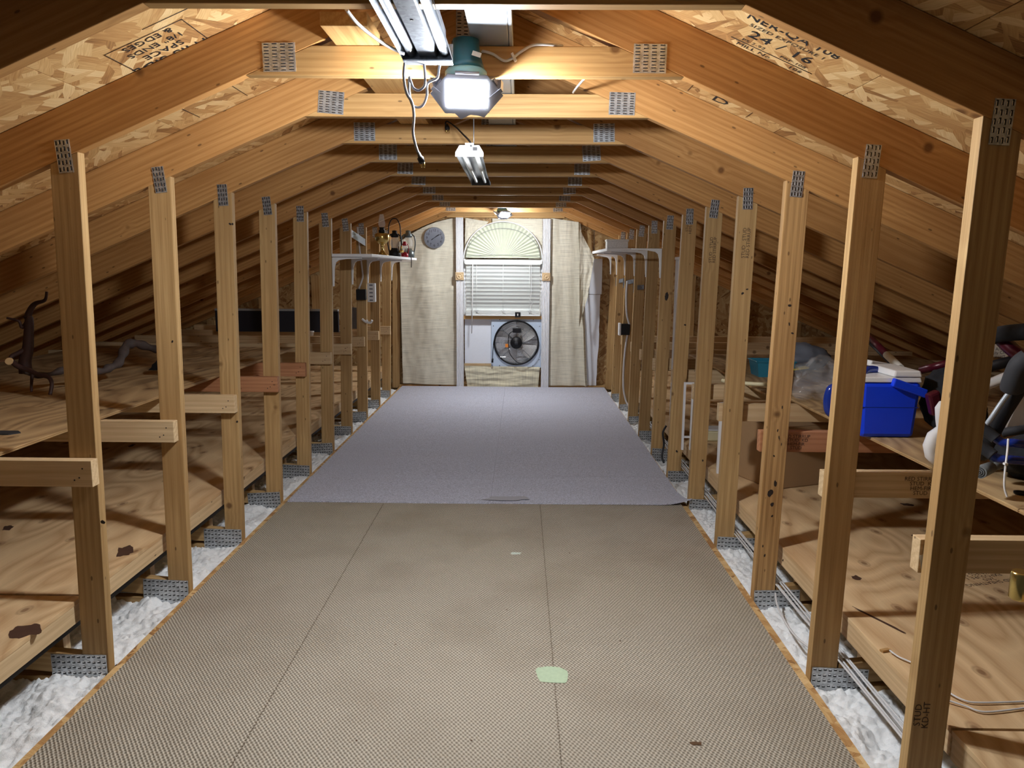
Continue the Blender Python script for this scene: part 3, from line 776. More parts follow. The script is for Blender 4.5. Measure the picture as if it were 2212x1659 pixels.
# upper shelves
def shelf(name, label, mat, xa, xb, top, ys, sg):
    t = thing(name, ((xa + xb) / 2, (ys[0] + ys[-1]) / 2, top - 0.012), label, 'shelf')
    for a, b in zip(ys[:-1], ys[1:]):
        L, w = b - a - 0.003, abs(xb - xa)
        place(MB().box(-L / 2, L / 2, -w / 2, w / 2, -0.006, 0.006).mesh('shelf_board', [mat], None, 0.001), 'shelf_board', frame_of(((xa + xb) / 2, (a + b) / 2, top - 0.006), (0, 1, 0), (-1, 0, 0)), t)
        xe = xa - sg * 0.0012
        for dz in (-0.0035, -0.0085):
            place(MB().box(-L / 2, L / 2, -0.001, 0.001, -0.001, 0.001).mesh('ply_layer', ['ply_edge']), 'ply_layer', frame_of((xe, (a + b) / 2, top + dz), (0, 1, 0), (-1, 0, 0)), t)
    return t
ls = shelf('plywood_shelf', 'grey brown plywood shelf with a branch on it behind the left posts', 'ply_grey', -1.69, -3.25, 0.750, (1.25, 3.10, 5.54), -1)
rs = shelf('plywood_shelf', 'stained plywood shelf under the blue cooler behind the right posts', 'ply_grey', 1.365, 2.95, 0.715, (1.05, 1.95, 3.80), 1)
rs2 = shelf('plywood_shelf', 'plywood shelf under the teal basket behind the right posts', 'ply_grey', 1.285, 2.95, 0.716, (3.81, 5.60), 1)

# ================================================================== THINGS ON TOP OF THE TIES
o = beam('loose_plank', 'tie', (-0.49, 2.14, 2.005 + 0.0195), (-0.50, 6.0, 2.005 + 0.0195), 0.130, 0.037, (1, 0, 0))
tag(o, 'pale plank lying across the tops of the ties left of the lamp', 'plank')
t = thing('metal_duct', (-0.09, 4.0, 2.006), 'grey metal duct lying along the ties above the lamp', 'duct')
MB().box(-0.150, -0.040, 1.62, 7.6, 2.007, 2.075).build('duct_body', 'greypaint', t, bevel=0.004)
MB().box(-0.0395, -0.029, 1.62, 7.6, 2.006, 2.060).build('duct_flange', 'greypaint', t, bevel=0.002)

# ================================================================== GARAGE LAMPS
def garage_lamp(name, loc, label, emit, yaw=0.0, size=1.0, tilt=0.75, tz=0.0):
    """socket, rim and three hinged leaves, each with a glowing panel"""
    c = Vector(loc)
    t = thing(name, c, label, 'lamp')
    MB().lathe([(0.0, 0.092 * size), (0.034 * size, 0.092 * size), (0.036 * size, 0.06 * size), (0.043 * size, 0.035 * size), (0.048 * size, 0.02 * size)], c, 24).build('housing', 'lampgreen', t)
    MB().lathe([(0.048 * size, 0.02 * size), (0.054 * size, 0.014 * size), (0.054 * size, 0.002 * size), (0.046 * size, -0.012 * size), (0.02, -0.014 * size)], c, 28).build('rim', 'lampring', t)
    for i in range(3):
        a = yaw + i * 2 * math.pi / 3
        out = Vector((math.sin(a), -math.cos(a), 0)); side = Vector((math.cos(a), math.sin(a), 0))
        tl = tilt[i] if isinstance(tilt, (list, tuple)) else tilt
        d = (Vector((0, 0, -1)) * math.cos(tl) - out * math.sin(tl)).normalized()     # along the leaf, hanging down
        n = (out * math.cos(tl) + Vector((0, 0, -1)) * math.sin(tl)).normalized()     # face of the panel, out and down
        h = c + out * ((0.046 + 0.05 * math.sin(tl)) * size) + Vector((0, 0, -0.012 * size))
        def q(s_, d_, n_=0.0): return h + side * (s_ * size) + d * (d_ * size) + n * (n_ * size)
        leaf = MB().prism([q(-0.05, -0.004), q(-0.092, 0.042), q(-0.055, 0.088), q(-0.03, 0.088), q(-0.014, 0.102), q(0.010, 0.090), q(0.03, 0.092), q(0.045, 0.096), q(0.092, 0.042), q(0.05, -0.004)], -n * 0.010 * size)
        for s_ in (-0.05, -0.034, -0.018, 0.0, 0.018, 0.034, 0.05):
            leaf.obox(q(s_, 0.05, -0.017), side * 0.0015 * size, d * 0.040 * size, n * 0.009 * size)
        for d_ in (0.02, 0.042, 0.064, 0.084):
            leaf.obox(q(0, d_, -0.017), side * 0.058 * size, d * 0.0015 * size, n * 0.009 * size)
        lf = leaf.build('leaf', 'lampgrey', t)
        MB().prism([q(-0.052, 0.010, 0.0002), q(0.052, 0.010, 0.0002), q(0.052, 0.072, 0.0002), q(-0.052, 0.072, 0.0002)], n * 0.0004 * size).build('glowing_panel', emit, lf)
        MB().cyl(q(-0.03, -0.006, -0.006), q(0.03, -0.006, -0.006), 0.006 * size, n=10).build('hinge', 'lampgrey', lf)
    return t
near_lamp = garage_lamp('garage_lamp', (-0.162, 2.235, 1.895), 'lit three leaf garage lamp with a teal housing by the near ties', 'emit_near', yaw=0.12, size=1.12, tilt=(0.35, 0.75, 0.75))
MB().obox((-0.128, 2.179, 1.945), (0.012, 0.003, -0.003), (0, 0.0005, 0), (0.002, 0, 0.006)).build('sticker', 'paper', near_lamp)
MB().box(-0.205, -0.130, 2.25, 2.310, 1.975, 2.003).build('lamp_holder', 'black', near_lamp, bevel=0.004)
garage_lamp('garage_lamp', (-0.19, 7.58, 1.915), 'lit garage lamp hanging in front of the end wall', 'emit_far', yaw=0.5, size=1.0, tilt=(0.8, 0.8, 0.8))

# ================================================================== SHOP LIGHTS (off)
t = thing('shop_light', (-0.25, 1.4, 1.90), 'bare steel two tube shop light above the lit lamp, switched off', 'light fixture')
zb, ya, yb = 1.900, 0.95, 2.085
# reflector tray: open below, two round channels
pr = [(-0.066, 0.0), (-0.058, 0.030), (-0.045, 0.040), (-0.030, 0.030), (-0.022, 0.010), (0.022, 0.010), (0.030, 0.030), (0.045, 0.040), (0.058, 0.030), (0.066, 0.0)]
cx = -0.252
mb = MB()
ring = [(cx + a, b) for a, b in pr]
top = [(cx + a, b + 0.0015) for a, b in pr][::-1]
poly = ring + top
for i in range(len(pr) - 1):
    (xa, za), (xb, zb_) = ring[i], ring[i + 1]
    mb.prism([(xa, ya, zb + za), (xb, ya, zb + zb_), (xb, ya, zb + zb_ + 0.002), (xa, ya, zb + za + 0.002)], (0, yb - ya, 0))
mb.build('reflector', 'steel', t)
for s_ in (-0.044, 0.044):
    MB().cyl((cx + s_, ya, zb + 0.022), (cx + s_, yb - 0.004, zb + 0.022), 0.0125, n=16).build('tube', 'bright', t)
MB().box(cx - 0.066, cx + 0.066, yb - 0.003, yb, zb - 0.004, zb + 0.044).build('end_plate', 'steel', t)
MB().box(cx - 0.064, cx + 0.066, yb - 0.030, yb + 0.012, zb - 0.006, zb - 0.003).build('end_cap', 'bright', t)
MB().box(cx - 0.05, cx + 0.05, ya, yb - 0.02, zb + 0.042, zb + 0.075).build('ballast_housing', 'steel', t, bevel=0.003)
MB().cyl((cx + 0.0, 1.78, zb + 0.0085), (cx, 1.78, zb + 0.010), 0.004, n=8).build('screw', 'ink', t)

t = thing('shop_light', (-0.2, 3.3, 1.75), 'small white shop light with two tubes hanging below the ties, switched off', 'light fixture')
ca, cb = P(1014, 337, y=2.70), P(1039, 399, y=3.90)
def lerp(s_): return ca.lerp(cb, s_)
w = 0.047
pr = [(-w, 0.0), (-w * 0.85, 0.022), (-w * 0.55, 0.030), (w * 0.55, 0.030), (w * 0.85, 0.022), (w, 0.0)]
mb = MB()
for i in range(len(pr) - 1):
    a_, b_ = pr[i], pr[i + 1]
    mb.prism([ca + Vector((a_[0], 0, a_[1])), ca + Vector((b_[0], 0, b_[1])), ca + Vector((b_[0], 0, b_[1] + 0.002)), ca + Vector((a_[0], 0, a_[1] + 0.002))], cb - ca)
mb.build('reflector', 'bright', t)
for s_ in (-0.022, 0.022):
    MB().cyl(ca + Vector((s_, 0.006, 0.014)), cb + Vector((s_, -0.006, 0.014)), 0.0095, n=14).build('tube', 'clear', t)
    MB().cyl(ca + Vector((s_, 0.008, 0.014)), cb + Vector((s_, -0.008, 0.014)), 0.0075, n=12).build('tube_core', 'white_plastic', t)
for p_, dy in ((ca, -0.004), (cb, 0.002)):  # end caps
    e = [p_ + Vector((a_ * 1.06, dy, b_)) for a_, b_ in [(-w, -0.003), (-w, 0.012), (-w * 0.7, 0.036), (-w * 0.3, 0.036), (-w * 0.3, 0.044), (w * 0.3, 0.044), (w * 0.3, 0.036), (w * 0.7, 0.036), (w, 0.012), (w, -0.003)]]
    MB().prism(e, (0, 0.003, 0)).build('end_cap', 'capgrey', t)
MB().cyl(ca + Vector((0.006, -0.0055, 0.034)), ca + Vector((0.006, -0.003, 0.034)), 0.004, n=10).build('cord_hole', 'ink', t)
MB().box(ca.x + 0.012, ca.x + 0.028, ca.y - 0.0048, ca.y - 0.0040, ca.z + 0.018, ca.z + 0.030).build('sticker', 'ink', t)
for p_ in (ca + Vector((0, 0.25, 0.03)), cb + Vector((0, -0.25, 0.03))):
    MB().tube([p_, Vector((p_.x, p_.y, 1.925))], 0.002, 6).build('hanger_wire', 'steel', t)

# ================================================================== CORDS by the lamps
def spline(pts, n=8):
    pts = [Vector(p) for p in pts]; out = []
    for i in range(len(pts) - 1):
        p0, p1, p2, p3 = pts[max(i - 1, 0)], pts[i], pts[i + 1], pts[min(i + 2, len(pts) - 1)]
        for j in range(n):
            t_ = j / n
            out.append(0.5 * ((2 * p1) + (p2 - p0) * t_ + (2 * p0 - 5 * p1 + 4 * p2 - p3) * t_ ** 2 + (3 * p1 - p0 - 3 * p2 + p3) * t_ ** 3))
    return out + [pts[-1]]
def cord(name, mat, pts, r, label, cat='cord', group=None):
    mb = MB().tube(spline(pts), r, 8)
    return mb.build(name, mat, label=label, cat=cat, group=group)
Y = lambda y, l: [P(u, v, y=y) for u, v in l]
cord('lamp_cord', 'cord', [P(748, 20, y=1.76), P(770, 48, y=1.82), P(800, 74, y=1.90), P(835, 98, y=1.98), P(872, 116, y=2.03)], 0.0042, 'white flat cord running from the near tie to the steel shop light')
c2 = thing('plug_cord', P(908, 350, y=2.07), 'grey cord hanging from the steel shop light with a two pin plug', 'cord')
MB().tube(spline(Y(2.07, [(874, 136), (872, 165), (878, 200), (890, 222), (894, 250), (892, 285), (898, 315), (904, 332)])), 0.0037, 8).build('wire', 'greycord', c2)
a_, b_ = P(904, 330, y=2.07), P(912, 352, y=2.07)
MB().tube([a_, a_.lerp(b_, .4), a_.lerp(b_, .5), b_], [0.0045, 0.006, 0.0095, 0.008], 10).build('plug', 'black', c2)
for du in (-3, 3):
    MB().tube(Y(2.07, [(913 + du, 351), (914 + du, 362)]), 0.0022, 6).build('pin', 'brass', c2)
cord('looped_cord', 'greycord', Y(2.09, [(916, 138), (918, 165), (917, 185), (905, 195), (893, 190), (887, 175), (884, 168)]) + Y(2.10, [(884, 200), (890, 225), (903, 232), (915, 225), (922, 205), (924, 180), (944, 168), (948, 150), (950, 140)]), 0.0034, 'grey cord looped below the end of the steel shop light')
cord('romex_cable', 'cord', [P(1042, 112, y=2.298), P(1045, 111, y=2.300), P(1065, 117, y=2.303), P(1088, 131, y=2.305), P(1105, 127, y=2.305), P(1125, 112, y=2.305), P(1150, 98, y=2.306), P(1180, 96, y=2.306), P(1215, 99, y=2.34)], 0.004, 'white cable stapled to the tie right of the lit lamp')
MB().obox(P(1110, 124, y=2.300), (0.003, 0, 0.002), (0, 0.007, 0), (-0.006, 0, 0.011)).build('cable_staple', 'white_plastic', label='white cable staple on the tie right of the lamp', cat='staple')
cord('power_cable', 'black', Y(3.4, [(962, 268), (966, 262)]) + [P(985, 275, y=3.3), P(1000, 290, y=3.1), P(1012, 302, y=2.85), P(1018, 311, y=2.70)], 0.0035, 'black cord running down to the white shop light')
q = Y(3.45, [(964, 268), (967, 280)])
pl = thing('hanging_plug', q[1], 'black two pin plug hanging above the white shop light', 'plug')
MB().tube([q[0], q[0].lerp(q[1], .6), q[1]], [0.006, 0.012, 0.011], 10).build('plug_body', 'black', pl)
for du in (-3, 3): MB().tube(Y(3.45, [(967 + du, 279), (968 + du, 286)]), 0.003, 6).build('pin', 'brass', pl)
cord('ceiling_cable', 'cord', [P(1262, 170, y=2.6), P(1245, 190, y=2.75), P(1238, 200, y=2.9)], 0.004, 'short white cable end behind the near ties')

# ================================================================== END WALL: curtains, window, fan
def cloth(name, label, corners, mat, y, folds=3, amp=0.02, seed=0, nu=44, nv=60, sag=0.0, group='cream curtain panels on the end wall', fold_z=None, ripple=1.0):
    """corners: (x0,z0) bottom left, (x1,z1) bottom right, (x2,z2) top right, (x3,z3) top left"""
    A, B, C_, Dd = [Vector((p[0], 0, p[1])) for p in corners]
    def f(u, v):
        p = A.lerp(B, u).lerp(Dd.lerp(C_, u), v)
        yy = y + amp * math.sin(folds * 2 * math.pi * u + seed + 1.3 * noise.noise((u * 2, v * 2, seed))) * (0.5 + 0.5 * (1 - v)) \
            + ripple * 0.018 * noise.noise((u * 3.0, v * 5.0, seed + 4)) + ripple * 0.006 * noise.noise((u * 11, v * 17, seed + 8))
        zz = p.z - sag * 4 * u * (1 - u) * v
        if fold_z is not None:
            e = (p.z - (fold_z - 0.03 * math.sin(u * 3.1))) / 0.012
            yy -= 0.014 * math.exp(-e * e)
            if e < 0: yy -= 0.010
        return (p.x, yy, zz)
    o = MB().grid(f, nu, nv).build(name, mat, frame=Matrix.Translation((0, 0, 0)), label=label, cat='curtain', group=group)
    return o
cloth('curtain', 'tall cream curtain panel left of the window, under the clock', [(-1.345, 0.03), (-0.72, 0.015), (-0.715, 1.90), (-1.36, 1.63)], 'linen', 8.385, 1.3, 0.012, 1, fold_z=1.13, sag=-0.05)
cloth('curtain', 'cream curtain panel right of the window, gathered to its outer side', [(0.335, 0.02), (0.76, 0.02), (0.64, 1.86), (0.335, 1.90)], 'linen', 8.375, 2.2, 0.008, 3, nu=60, ripple=0.6)
cloth('curtain', 'narrow folded edge of the right curtain, bulging over the foam board', [(0.745, 0.02), (0.775, 0.02), (0.66, 1.84), (0.63, 1.86)], 'linen', 8.33, 0.5, 0.02, 5, nu=14)
cloth('curtain', 'loose curtain flap pulled out toward the right shelf', [(0.66, 0.70), (0.75, 1.05), (0.81, 1.47), (0.645, 1.78)], 'linen', 8.265, 0.8, 0.02, 6, nu=24)
cloth('curtain', 'cream cloth above the arched shade on its left', [(-0.635, 1.38), (-0.50, 1.70), (-0.36, 1.86), (-0.62, 1.90)], 'linen', 8.40, 1.2, 0.006, 7)
cloth('curtain', 'cream cloth above the arched shade on its right', [(-0.32, 1.72), (0.24, 1.36), (0.24, 1.895), (-0.32, 1.895)], 'linen', 8.405, 2.0, 0.006, 8)
cloth('curtain', 'striped cream cloth below the fan down to the carpet', [(-0.60, -0.0), (0.21, -0.0), (0.23, 0.235), (-0.635, 0.245)], 'linen_v', 8.355, 1.5, 0.006, 9, nv=30)
# foam boards
fb = MB().box(-0.631, -0.329, 8.392, 8.41, 0.268, 0.774).build('foam_board', 'foam', label='white foam board left of the fan', cat='board')
fb = thing('foam_board', (0.85, 8.42, 0.0), 'tall ragged white foam board right of the curtains', 'board')
rr = random.Random(4)
left = [(0.70, 0.02), (0.70, 0.4), (0.72, 0.9), (0.72, 1.06)]
right = [(0.885 + rr.uniform(-0.006, 0.006), 0.02 + 1.04 * i / 14) for i in range(15)]
right = [(xx + 0.022 * (zz), zz) for xx, zz in right]
MB().prism([(xx, 8.405, zz) for xx, zz in left + right[::-1]], (0, 0.02, 0)).build('lower_board', 'foam', fb)
MB().box(0.72, 0.918, 8.405, 8.425, 1.065, 1.46).build('upper_board', 'foam', fb)
# fluted pilasters with rosettes
def pilaster(x0, x1, z1, label):
    t = thing('fluted_casing', ((x0 + x1) / 2, 8.34, 0), label, 'trim board', 'fluted casings beside the window')
    pts = []; n = 5; w = (x1 - x0) / n
    for i in range(n):
        a = x0 + i * w
        pts += [(a + w * 0.10, 8.333), (a + w * 0.45, 8.327), (a + w * 0.75, 8.333), (a + w * 0.86, 8.339)]
    pts = [(x0, 8.35), (x0, 8.333)] + pts + [(x1, 8.333), (x1, 8.35)]
    MB().prism([(a, b, 0.008) for a, b in pts], (0, 0, z1 - 0.008)).build('casing', 'white', t)
    c = Vector(((x0 + x1) / 2, 8.318, 1.257))
    r = MB().box(c.x - 0.046, c.x + 0.046, 8.316, 8.332, c.z - 0.044, c.z + 0.044).build('rosette', 'pale', t, bevel=0.003)
    MB().lathe([(0.034, 0), (0.034, 0.004), (0.028, 0.007), (0.024, 0.002), (0.014, 0.001), (0.010, 0.008), (0.0, 0.009)], (c.x, 8.316, c.z), 24, ax=(0, -1, 0)).build('rosette_ring', 'pale', r)
pilaster(-0.722, -0.640, 1.90, 'white fluted casing with a wooden rosette left of the window')
pilaster(0.243, 0.330, 1.89, 'white fluted casing with a wooden rosette right of the window')
# window frame and sill
wn = thing('window_1', (-0.195, 8.42, 0.8), None, None, kind='structure')
beam('sill', 'tie', (-0.638, 8.375, 0.796), (0.242, 8.375, 0.799), 0.07, 0.036, (0, 1, 0), wn)
beam('ledger', 'pale', (-0.638, 8.395, 0.25), (-0.325, 8.395, 0.25), 0.03, 0.03, (0, 1, 0), wn)
MB().box(-0.638, -0.620, 8.38, 8.43, 0.815, 1.45).build('jamb', 'white', wn)
MB().box(0.228, 0.242, 8.38, 8.43, 0.815, 1.45).build('jamb', 'white', wn)
MB().box(-0.62, 0.228, 8.43, 8.436, 0.815, 1.45).build('pane', 'paper', wn)
# arched fan shade
fs = thing('fan_shade', (-0.198, 8.36, 1.455), 'half round pleated cream shade in the arched window', 'window shade')
R_ = 0.418; c = Vector((-0.198, 8.372, 1.462))
mb = MB(); NP = 56
vs = [c]
for i in range(NP + 1):
    a = math.pi * i / NP
    for r_ in (0.02, R_ * 0.55, R_ * 0.9, R_):
        off = (0.011 if i % 2 else -0.011) * r_ / R_
        vs.append(c + Vector((math.cos(a) * r_, off, math.sin(a) * r_ * 0.93)))
fc = []
for i in range(NP):
    b0, b1 = 1 + i * 4, 1 + (i + 1) * 4
    fc.append((0, b0, b1))
    for j in range(3): fc.append((b0 + j, b0 + j + 1, b1 + j + 1, b1 + j))
mb.add(vs, fc); mb.build('pleats', 'pleat', fs)
MB().tube([c + Vector((math.cos(math.pi * i / 40) * 0.437, -0.012, math.sin(math.pi * i / 40) * 0.405 - 0.008)) for i in range(41)], 0.0055, 8).build('arch_frame', 'white', fs)
MB().tube([c + Vector((math.cos(math.pi * i / 40) * R_ * 0.99, -0.018, math.sin(math.pi * i / 40) * R_ * 0.775)) for i in range(41)], 0.0022, 6).build('rod', 'greycord', fs)
MB().tube([c + Vector((math.cos(math.pi * i / 40) * R_ * 0.99, -0.018, math.sin(math.pi * i / 40) * 0.036)) for i in range(41)], 0.0022, 6).build('rod', 'greycord', fs)
# horizontal blind
bl = thing('window_blind', (-0.195, 8.34, 0.83), 'white slatted blind below the arched shade', 'blind')
MB().box(-0.628, 0.238, 8.315, 8.362, 1.398, 1.440).build('head_rail', 'vinyl', bl, bevel=0.003)
MB().box(-0.616, 0.222, 8.312, 8.315, 1.390, 1.398).build('head_rail_lip', 'vinyl', bl)
def slat_mesh():
    mb = MB()
    n = 6; pts = []
    for i in range(n + 1):
        s_ = i / n - 0.5
        a = 1.05
        pts.append((0, -math.cos(a) * s_ * 0.051 + 0.004 * math.cos(math.pi * s_), math.sin(a) * s_ * 0.051))
    top = pts + [(0, p[1] + 0.0025, p[2] - 0.001) for p in pts[::-1]]
    mb.prism([(-0.414, p[1], p[2]) for p in top], (0.828, 0, 0))
    return mb.mesh('slat', ['vinyl'])
SM = slat_mesh()
zs = [1.372 - i * 0.0425 for i in range(12)]
for z_ in zs: place(SM, 'slat', Matrix.Translation((-0.196, 8.338, z_)), bl)
for i in range(5):
    MB().box(-0.612, 0.222, 8.315, 8.36, 0.836 + i * 0.0095, 0.842 + i * 0.0095).build('stacked_slat', 'vinyl', bl)
MB().box(-0.612, 0.222, 8.314, 8.361, 0.818, 0.833).build('bottom_rail', 'vinyl', bl, bevel=0.002)
for xx in (-0.49, -0.195, 0.10):
    MB().tube([(xx, 8.311, 1.395), (xx, 8.310, 0.84)], 0.0016, 5).build('ladder_cord', 'vinyl', bl)
MB().tube([(-0.533, 8.300, 1.39), (-0.535, 8.300, 1.1), (-0.545, 8.300, 0.62)], 0.0055, 8).build('tilt_wand', 'white_plastic', bl)
MB().tube(spline([(0.118, 8.305, 1.40), (0.12, 8.303, 1.1), (0.112, 8.303, 1.0), (0.135, 8.302, 0.96), (0.115, 8.302, 0.93), (0.118, 8.303, 0.86)]), 0.0025, 6).build('pull_cord', 'cord', bl)
for xx in (-0.49, -0.195, 0.10):
    MB().tube(spline([(xx - 0.02, 8.309, 0.885), (xx + 0.01, 8.306, 0.86), (xx + 0.03, 8.309, 0.85), (xx - 0.005, 8.306, 0.868), (xx + 0.02, 8.308, 0.885)]), 0.0018, 5).build('loose_cord', 'cord', bl)
ct = thing('speed_controller', (-0.03, 8.30, 0.815), 'small black fan controller box on the sill', 'controller')
MB().box(-0.058, 0.002, 8.295, 8.312, 0.805, 0.862).build('case', 'black', ct, bevel=0.003)
MB().box(-0.034, -0.022, 8.2942, 8.295, 0.822, 0.845).build('label_patch', 'paper', ct)

# exhaust fan
ft = thing('exhaust_fan', (-0.045, 8.37, 0.232), 'square steel exhaust fan with black motor under the blind', 'fan')
FC = Vector((-0.042, 8.372, 0.512)); FR = 0.250
mb = MB()
n = 48; H = 0.284
ringv = [(FC.x + FR * math.cos(2 * math.pi * i / n), FC.z + FR * math.sin(2 * math.pi * i / n)) for i in range(n)]
def sq(a):
    ca_, sa = math.cos(a), math.sin(a); k_ = H / max(abs(ca_), abs(sa)); return (FC.x + ca_ * k_, FC.z + sa * k_)
outv = [sq(2 * math.pi * i / n) for i in range(n)]
vs = [(a, 8.362, b) for a, b in outv] + [(a, 8.362, b) for a, b in ringv] + [(a, 8.385, b) for a, b in outv] + [(a, 8.385, b) for a, b in ringv]
fcs = []
for i in range(n):
    j = (i + 1) % n
    fcs += [(i, j, n + j, n + i), (2 * n + i, 3 * n + i, 3 * n + j, 2 * n + j), (i, 2 * n + i, 2 * n + j, j), (n + i, n + j, 3 * n + j, 3 * n + i)]
mb.add(vs, fcs); mb.build('frame', 'fanframe', ft)
MB().tube([(FC.x + FR * math.cos(2 * math.pi * i / 64), 8.352, FC.z + FR * math.sin(2 * math.pi * i / 64)) for i in range(65)], 0.008, 8).build('guard_ring', 'black', ft)
mb = MB()
for r_ in [0.075 + 0.0125 * i for i in range(14)]:
    mb.tube([(FC.x + r_ * math.cos(2 * math.pi * i / 40), 8.345 + 0.0 * r_, FC.z + r_ * math.sin(2 * math.pi * i / 40)) for i in range(41)], 0.0011, 4, cap=False)
g = mb.build('guard_wires', 'bright', ft); g['kind'] = 'stuff'
for i in range(8):
    a = 2 * math.pi * i / 8
    MB().tube([(FC.x + 0.06 * math.cos(a), 8.342, FC.z + 0.06 * math.sin(a)), (FC.x + FR * math.cos(a), 8.350, FC.z + FR * math.sin(a))], 0.0028, 6).build('guard_spoke', 'steel', ft)
MB().lathe([(0.0, 0.052), (0.028, 0.052), (0.034, 0.045), (0.056, 0.040), (0.066, 0.030), (0.068, 0.0)], (FC.x, 8.352, FC.z), 28, ax=(0, -1, 0)).build('motor', 'black', ft)
MB().lathe([(0.024, 0.054), (0.018, 0.060), (0.0, 0.062)], (FC.x, 8.352, FC.z), 20, ax=(0, -1, 0)).build('motor_cap', 'foamgrey', ft)
for i in range(5):
    a = 2 * math.pi * i / 5 + 0.5
    def bf(u, v):
        r_ = 0.05 + 0.185 * v; th = a + (u - 0.5) * (1.0 - 0.25 * v) + 0.25 * v
        return (FC.x + r_ * math.cos(th), 8.385 + 0.022 * (u - 0.5), FC.z + r_ * math.sin(th))
    MB().grid(bf, 8, 8).build('blade', 'alu', ft)
for i in range(5):
    MB().obox((FC.x, 8.43, FC.z - 0.2 + 0.1 * i), (0.245, 0, 0), (0, 0.012, 0.02), (0, -0.002, 0.046)).build('shutter_louver', 'alu', ft)
MB().box(FC.x - 0.042, FC.x + 0.052, 8.305, 8.345, FC.z + 0.118, FC.z + 0.168).build('terminal_box', 'black', ft, bevel=0.004)
MB().box(FC.x - 0.125, FC.x - 0.085, 8.335, 8.338, FC.z - 0.05, FC.z - 0.012).build('warning_tag', 'orange', ft)
for sx in (-1, 1):
    for sz in (-1, 1):
        for dx, dz in ((0.262, 0.19), (0.19, 0.262)):
            MB().lathe([(0.006, 0), (0.006, 0.003), (0.0, 0.005)], (FC.x + sx * dx, 8.362, FC.z + sz * dz), 10, ax=(0, -1, 0)).build('screw', 'bright', ft)
cp = [(FC.x - 0.03, 8.32, FC.z + 0.14), (FC.x - 0.085, 8.315, FC.z + 0.09), (FC.x - 0.085, 8.313, FC.z - 0.05), (FC.x - 0.06, 8.313, FC.z - 0.14), (FC.x + 0.03, 8.313, FC.z - 0.225), (FC.x + 0.14, 8.315, FC.z - 0.20), (FC.x + 0.235, 8.32, FC.z - 0.10), (FC.x + 0.25, 8.325, FC.z + 0.02), (FC.x + 0.20, 8.325, FC.z + 0.16), (FC.x + 0.05, 8.325, FC.z + 0.25), (FC.x - 0.12, 8.325, FC.z + 0.225), (FC.x - 0.24, 8.325, FC.z + 0.06), (FC.x - 0.262, 8.325, FC.z - 0.06), (FC.x - 0.268, 8.325, FC.z - 0.18)]
MB().tube(spline(cp), 0.0045, 6).build('power_cord', 'black', ft)
MB().tube([cp[-1], (cp[-1][0] - 0.003, 8.325, cp[-1][2] - 0.045)], [0.009, 0.011], 8).build('plug', 'black', ft)

# saw blade clock
ck = thing('saw_blade_clock', (-0.963, 8.32, 1.56), 'round saw blade wall clock hung on the left curtain', 'clock')
CC = Vector((-0.963, 8.345, 1.677))
pts = []
nt_ = 48
for i in range(nt_):
    a = -2 * math.pi * i / nt_
    pts += [(CC.x + 0.112 * math.cos(a), CC.z + 0.112 * math.sin(a)), (CC.x + 0.121 * math.cos(a + 0.03), CC.z + 0.121 * math.sin(a + 0.03))]
MB().prism([(a, CC.y, b) for a, b in pts], (0, 0.003, 0)).build('toothed_blade', 'steel', ck)
MB().lathe([(0.111, 0.0), (0.111, 0.001), (0.0, 0.001)], (CC.x, CC.y, CC.z), 64, ax=(0, -1, 0), smooth=False).build('dial', 'clockface', ck)
for h_ in range(1, 13):
    a = math.pi / 2 - 2 * math.pi * h_ / 12
    fr = frame_of((CC.x + 0.083 * math.cos(a), CC.y - 0.0016, CC.z + 0.083 * math.sin(a)), (1, 0, 0), (0, 0, 1))
    text_mesh('numeral', str(h_), 0.040, fr, 'ink', ck)
for a, L, w_ in ((math.radians(35), 0.075, 0.006), (math.radians(215), 0.05, 0.005), (math.radians(30), 0.095, 0.003)):
    d_ = Vector((math.cos(a), 0, math.sin(a))); s_ = Vector((-d_.z, 0, d_.x))
    b_ = Vector((CC.x, CC.y - 0.004, CC.z))
    MB().prism([b_ + s_ * w_ * 0.5, b_ + d_ * L * 0.6 + s_ * w_, b_ + d_ * L, b_ + d_ * L * 0.6 - s_ * w_, b_ - s_ * w_ * 0.5], (0, 0.001, 0)).build('hand', 'ink', ck)

# ================================================================== WHITE SHELVES ON BRACKETS
def bracket_mesh(sg):
    """curved shelf bracket, wall leg along -Z, arm along +X*sg from the post"""
    pts_o = [(0, -0.20), (0, -0.015), (0.0, 0.0), (0.20, 0.0)]
    outer = [(0.0, -0.21), (0.0, 0.0), (0.215, 0.0)]
    inner = [(0.215, -0.010), (0.10, -0.014), (0.045, -0.024), (0.026, -0.040), (0.016, -0.075), (0.009, -0.21)]
    return MB().prism([(sg * a, -0.010, b) for a, b in outer + inner], (0, 0.020, 0)).mesh('bracket', ['white_plastic'], None, 0.002)
BM_L, BM_R = bracket_mesh(1), bracket_mesh(-1)
shL = thing('wall_shelf', (-1.2, 6.4, 1.42), 'white shelf on curved brackets carrying the oil lamps', 'shelf')
MB().box(-1.352, -1.062, 5.335, 7.62, 1.424, 1.446).build('shelf_board', 'white', shL, bevel=0.003)
for k in range(6, 11):
    place(BM_L, 'bracket', Matrix.Translation((post_x(-1, 1.42) + 0.001, D(k) + 0.019, 1.423)), shL)
shR = thing('wall_shelf', (0.86, 6.9, 1.48), 'white shelf on curved brackets with the silver box', 'shelf')
MB().box(0.725, 0.99, 6.32, 7.60, 1.499, 1.524).build('shelf_board', 'white', shR, bevel=0.003)
for k in range(6, 12):
    place(BM_R, 'bracket', Matrix.Translation((post_x(1, 1.48) - 0.001, min(D(k), 8.33) + 0.019, 1.498)), shR)
sb = thing('silver_box', (0.82, 6.45, 1.524), 'small glittering silver box on the right wall shelf', 'box')
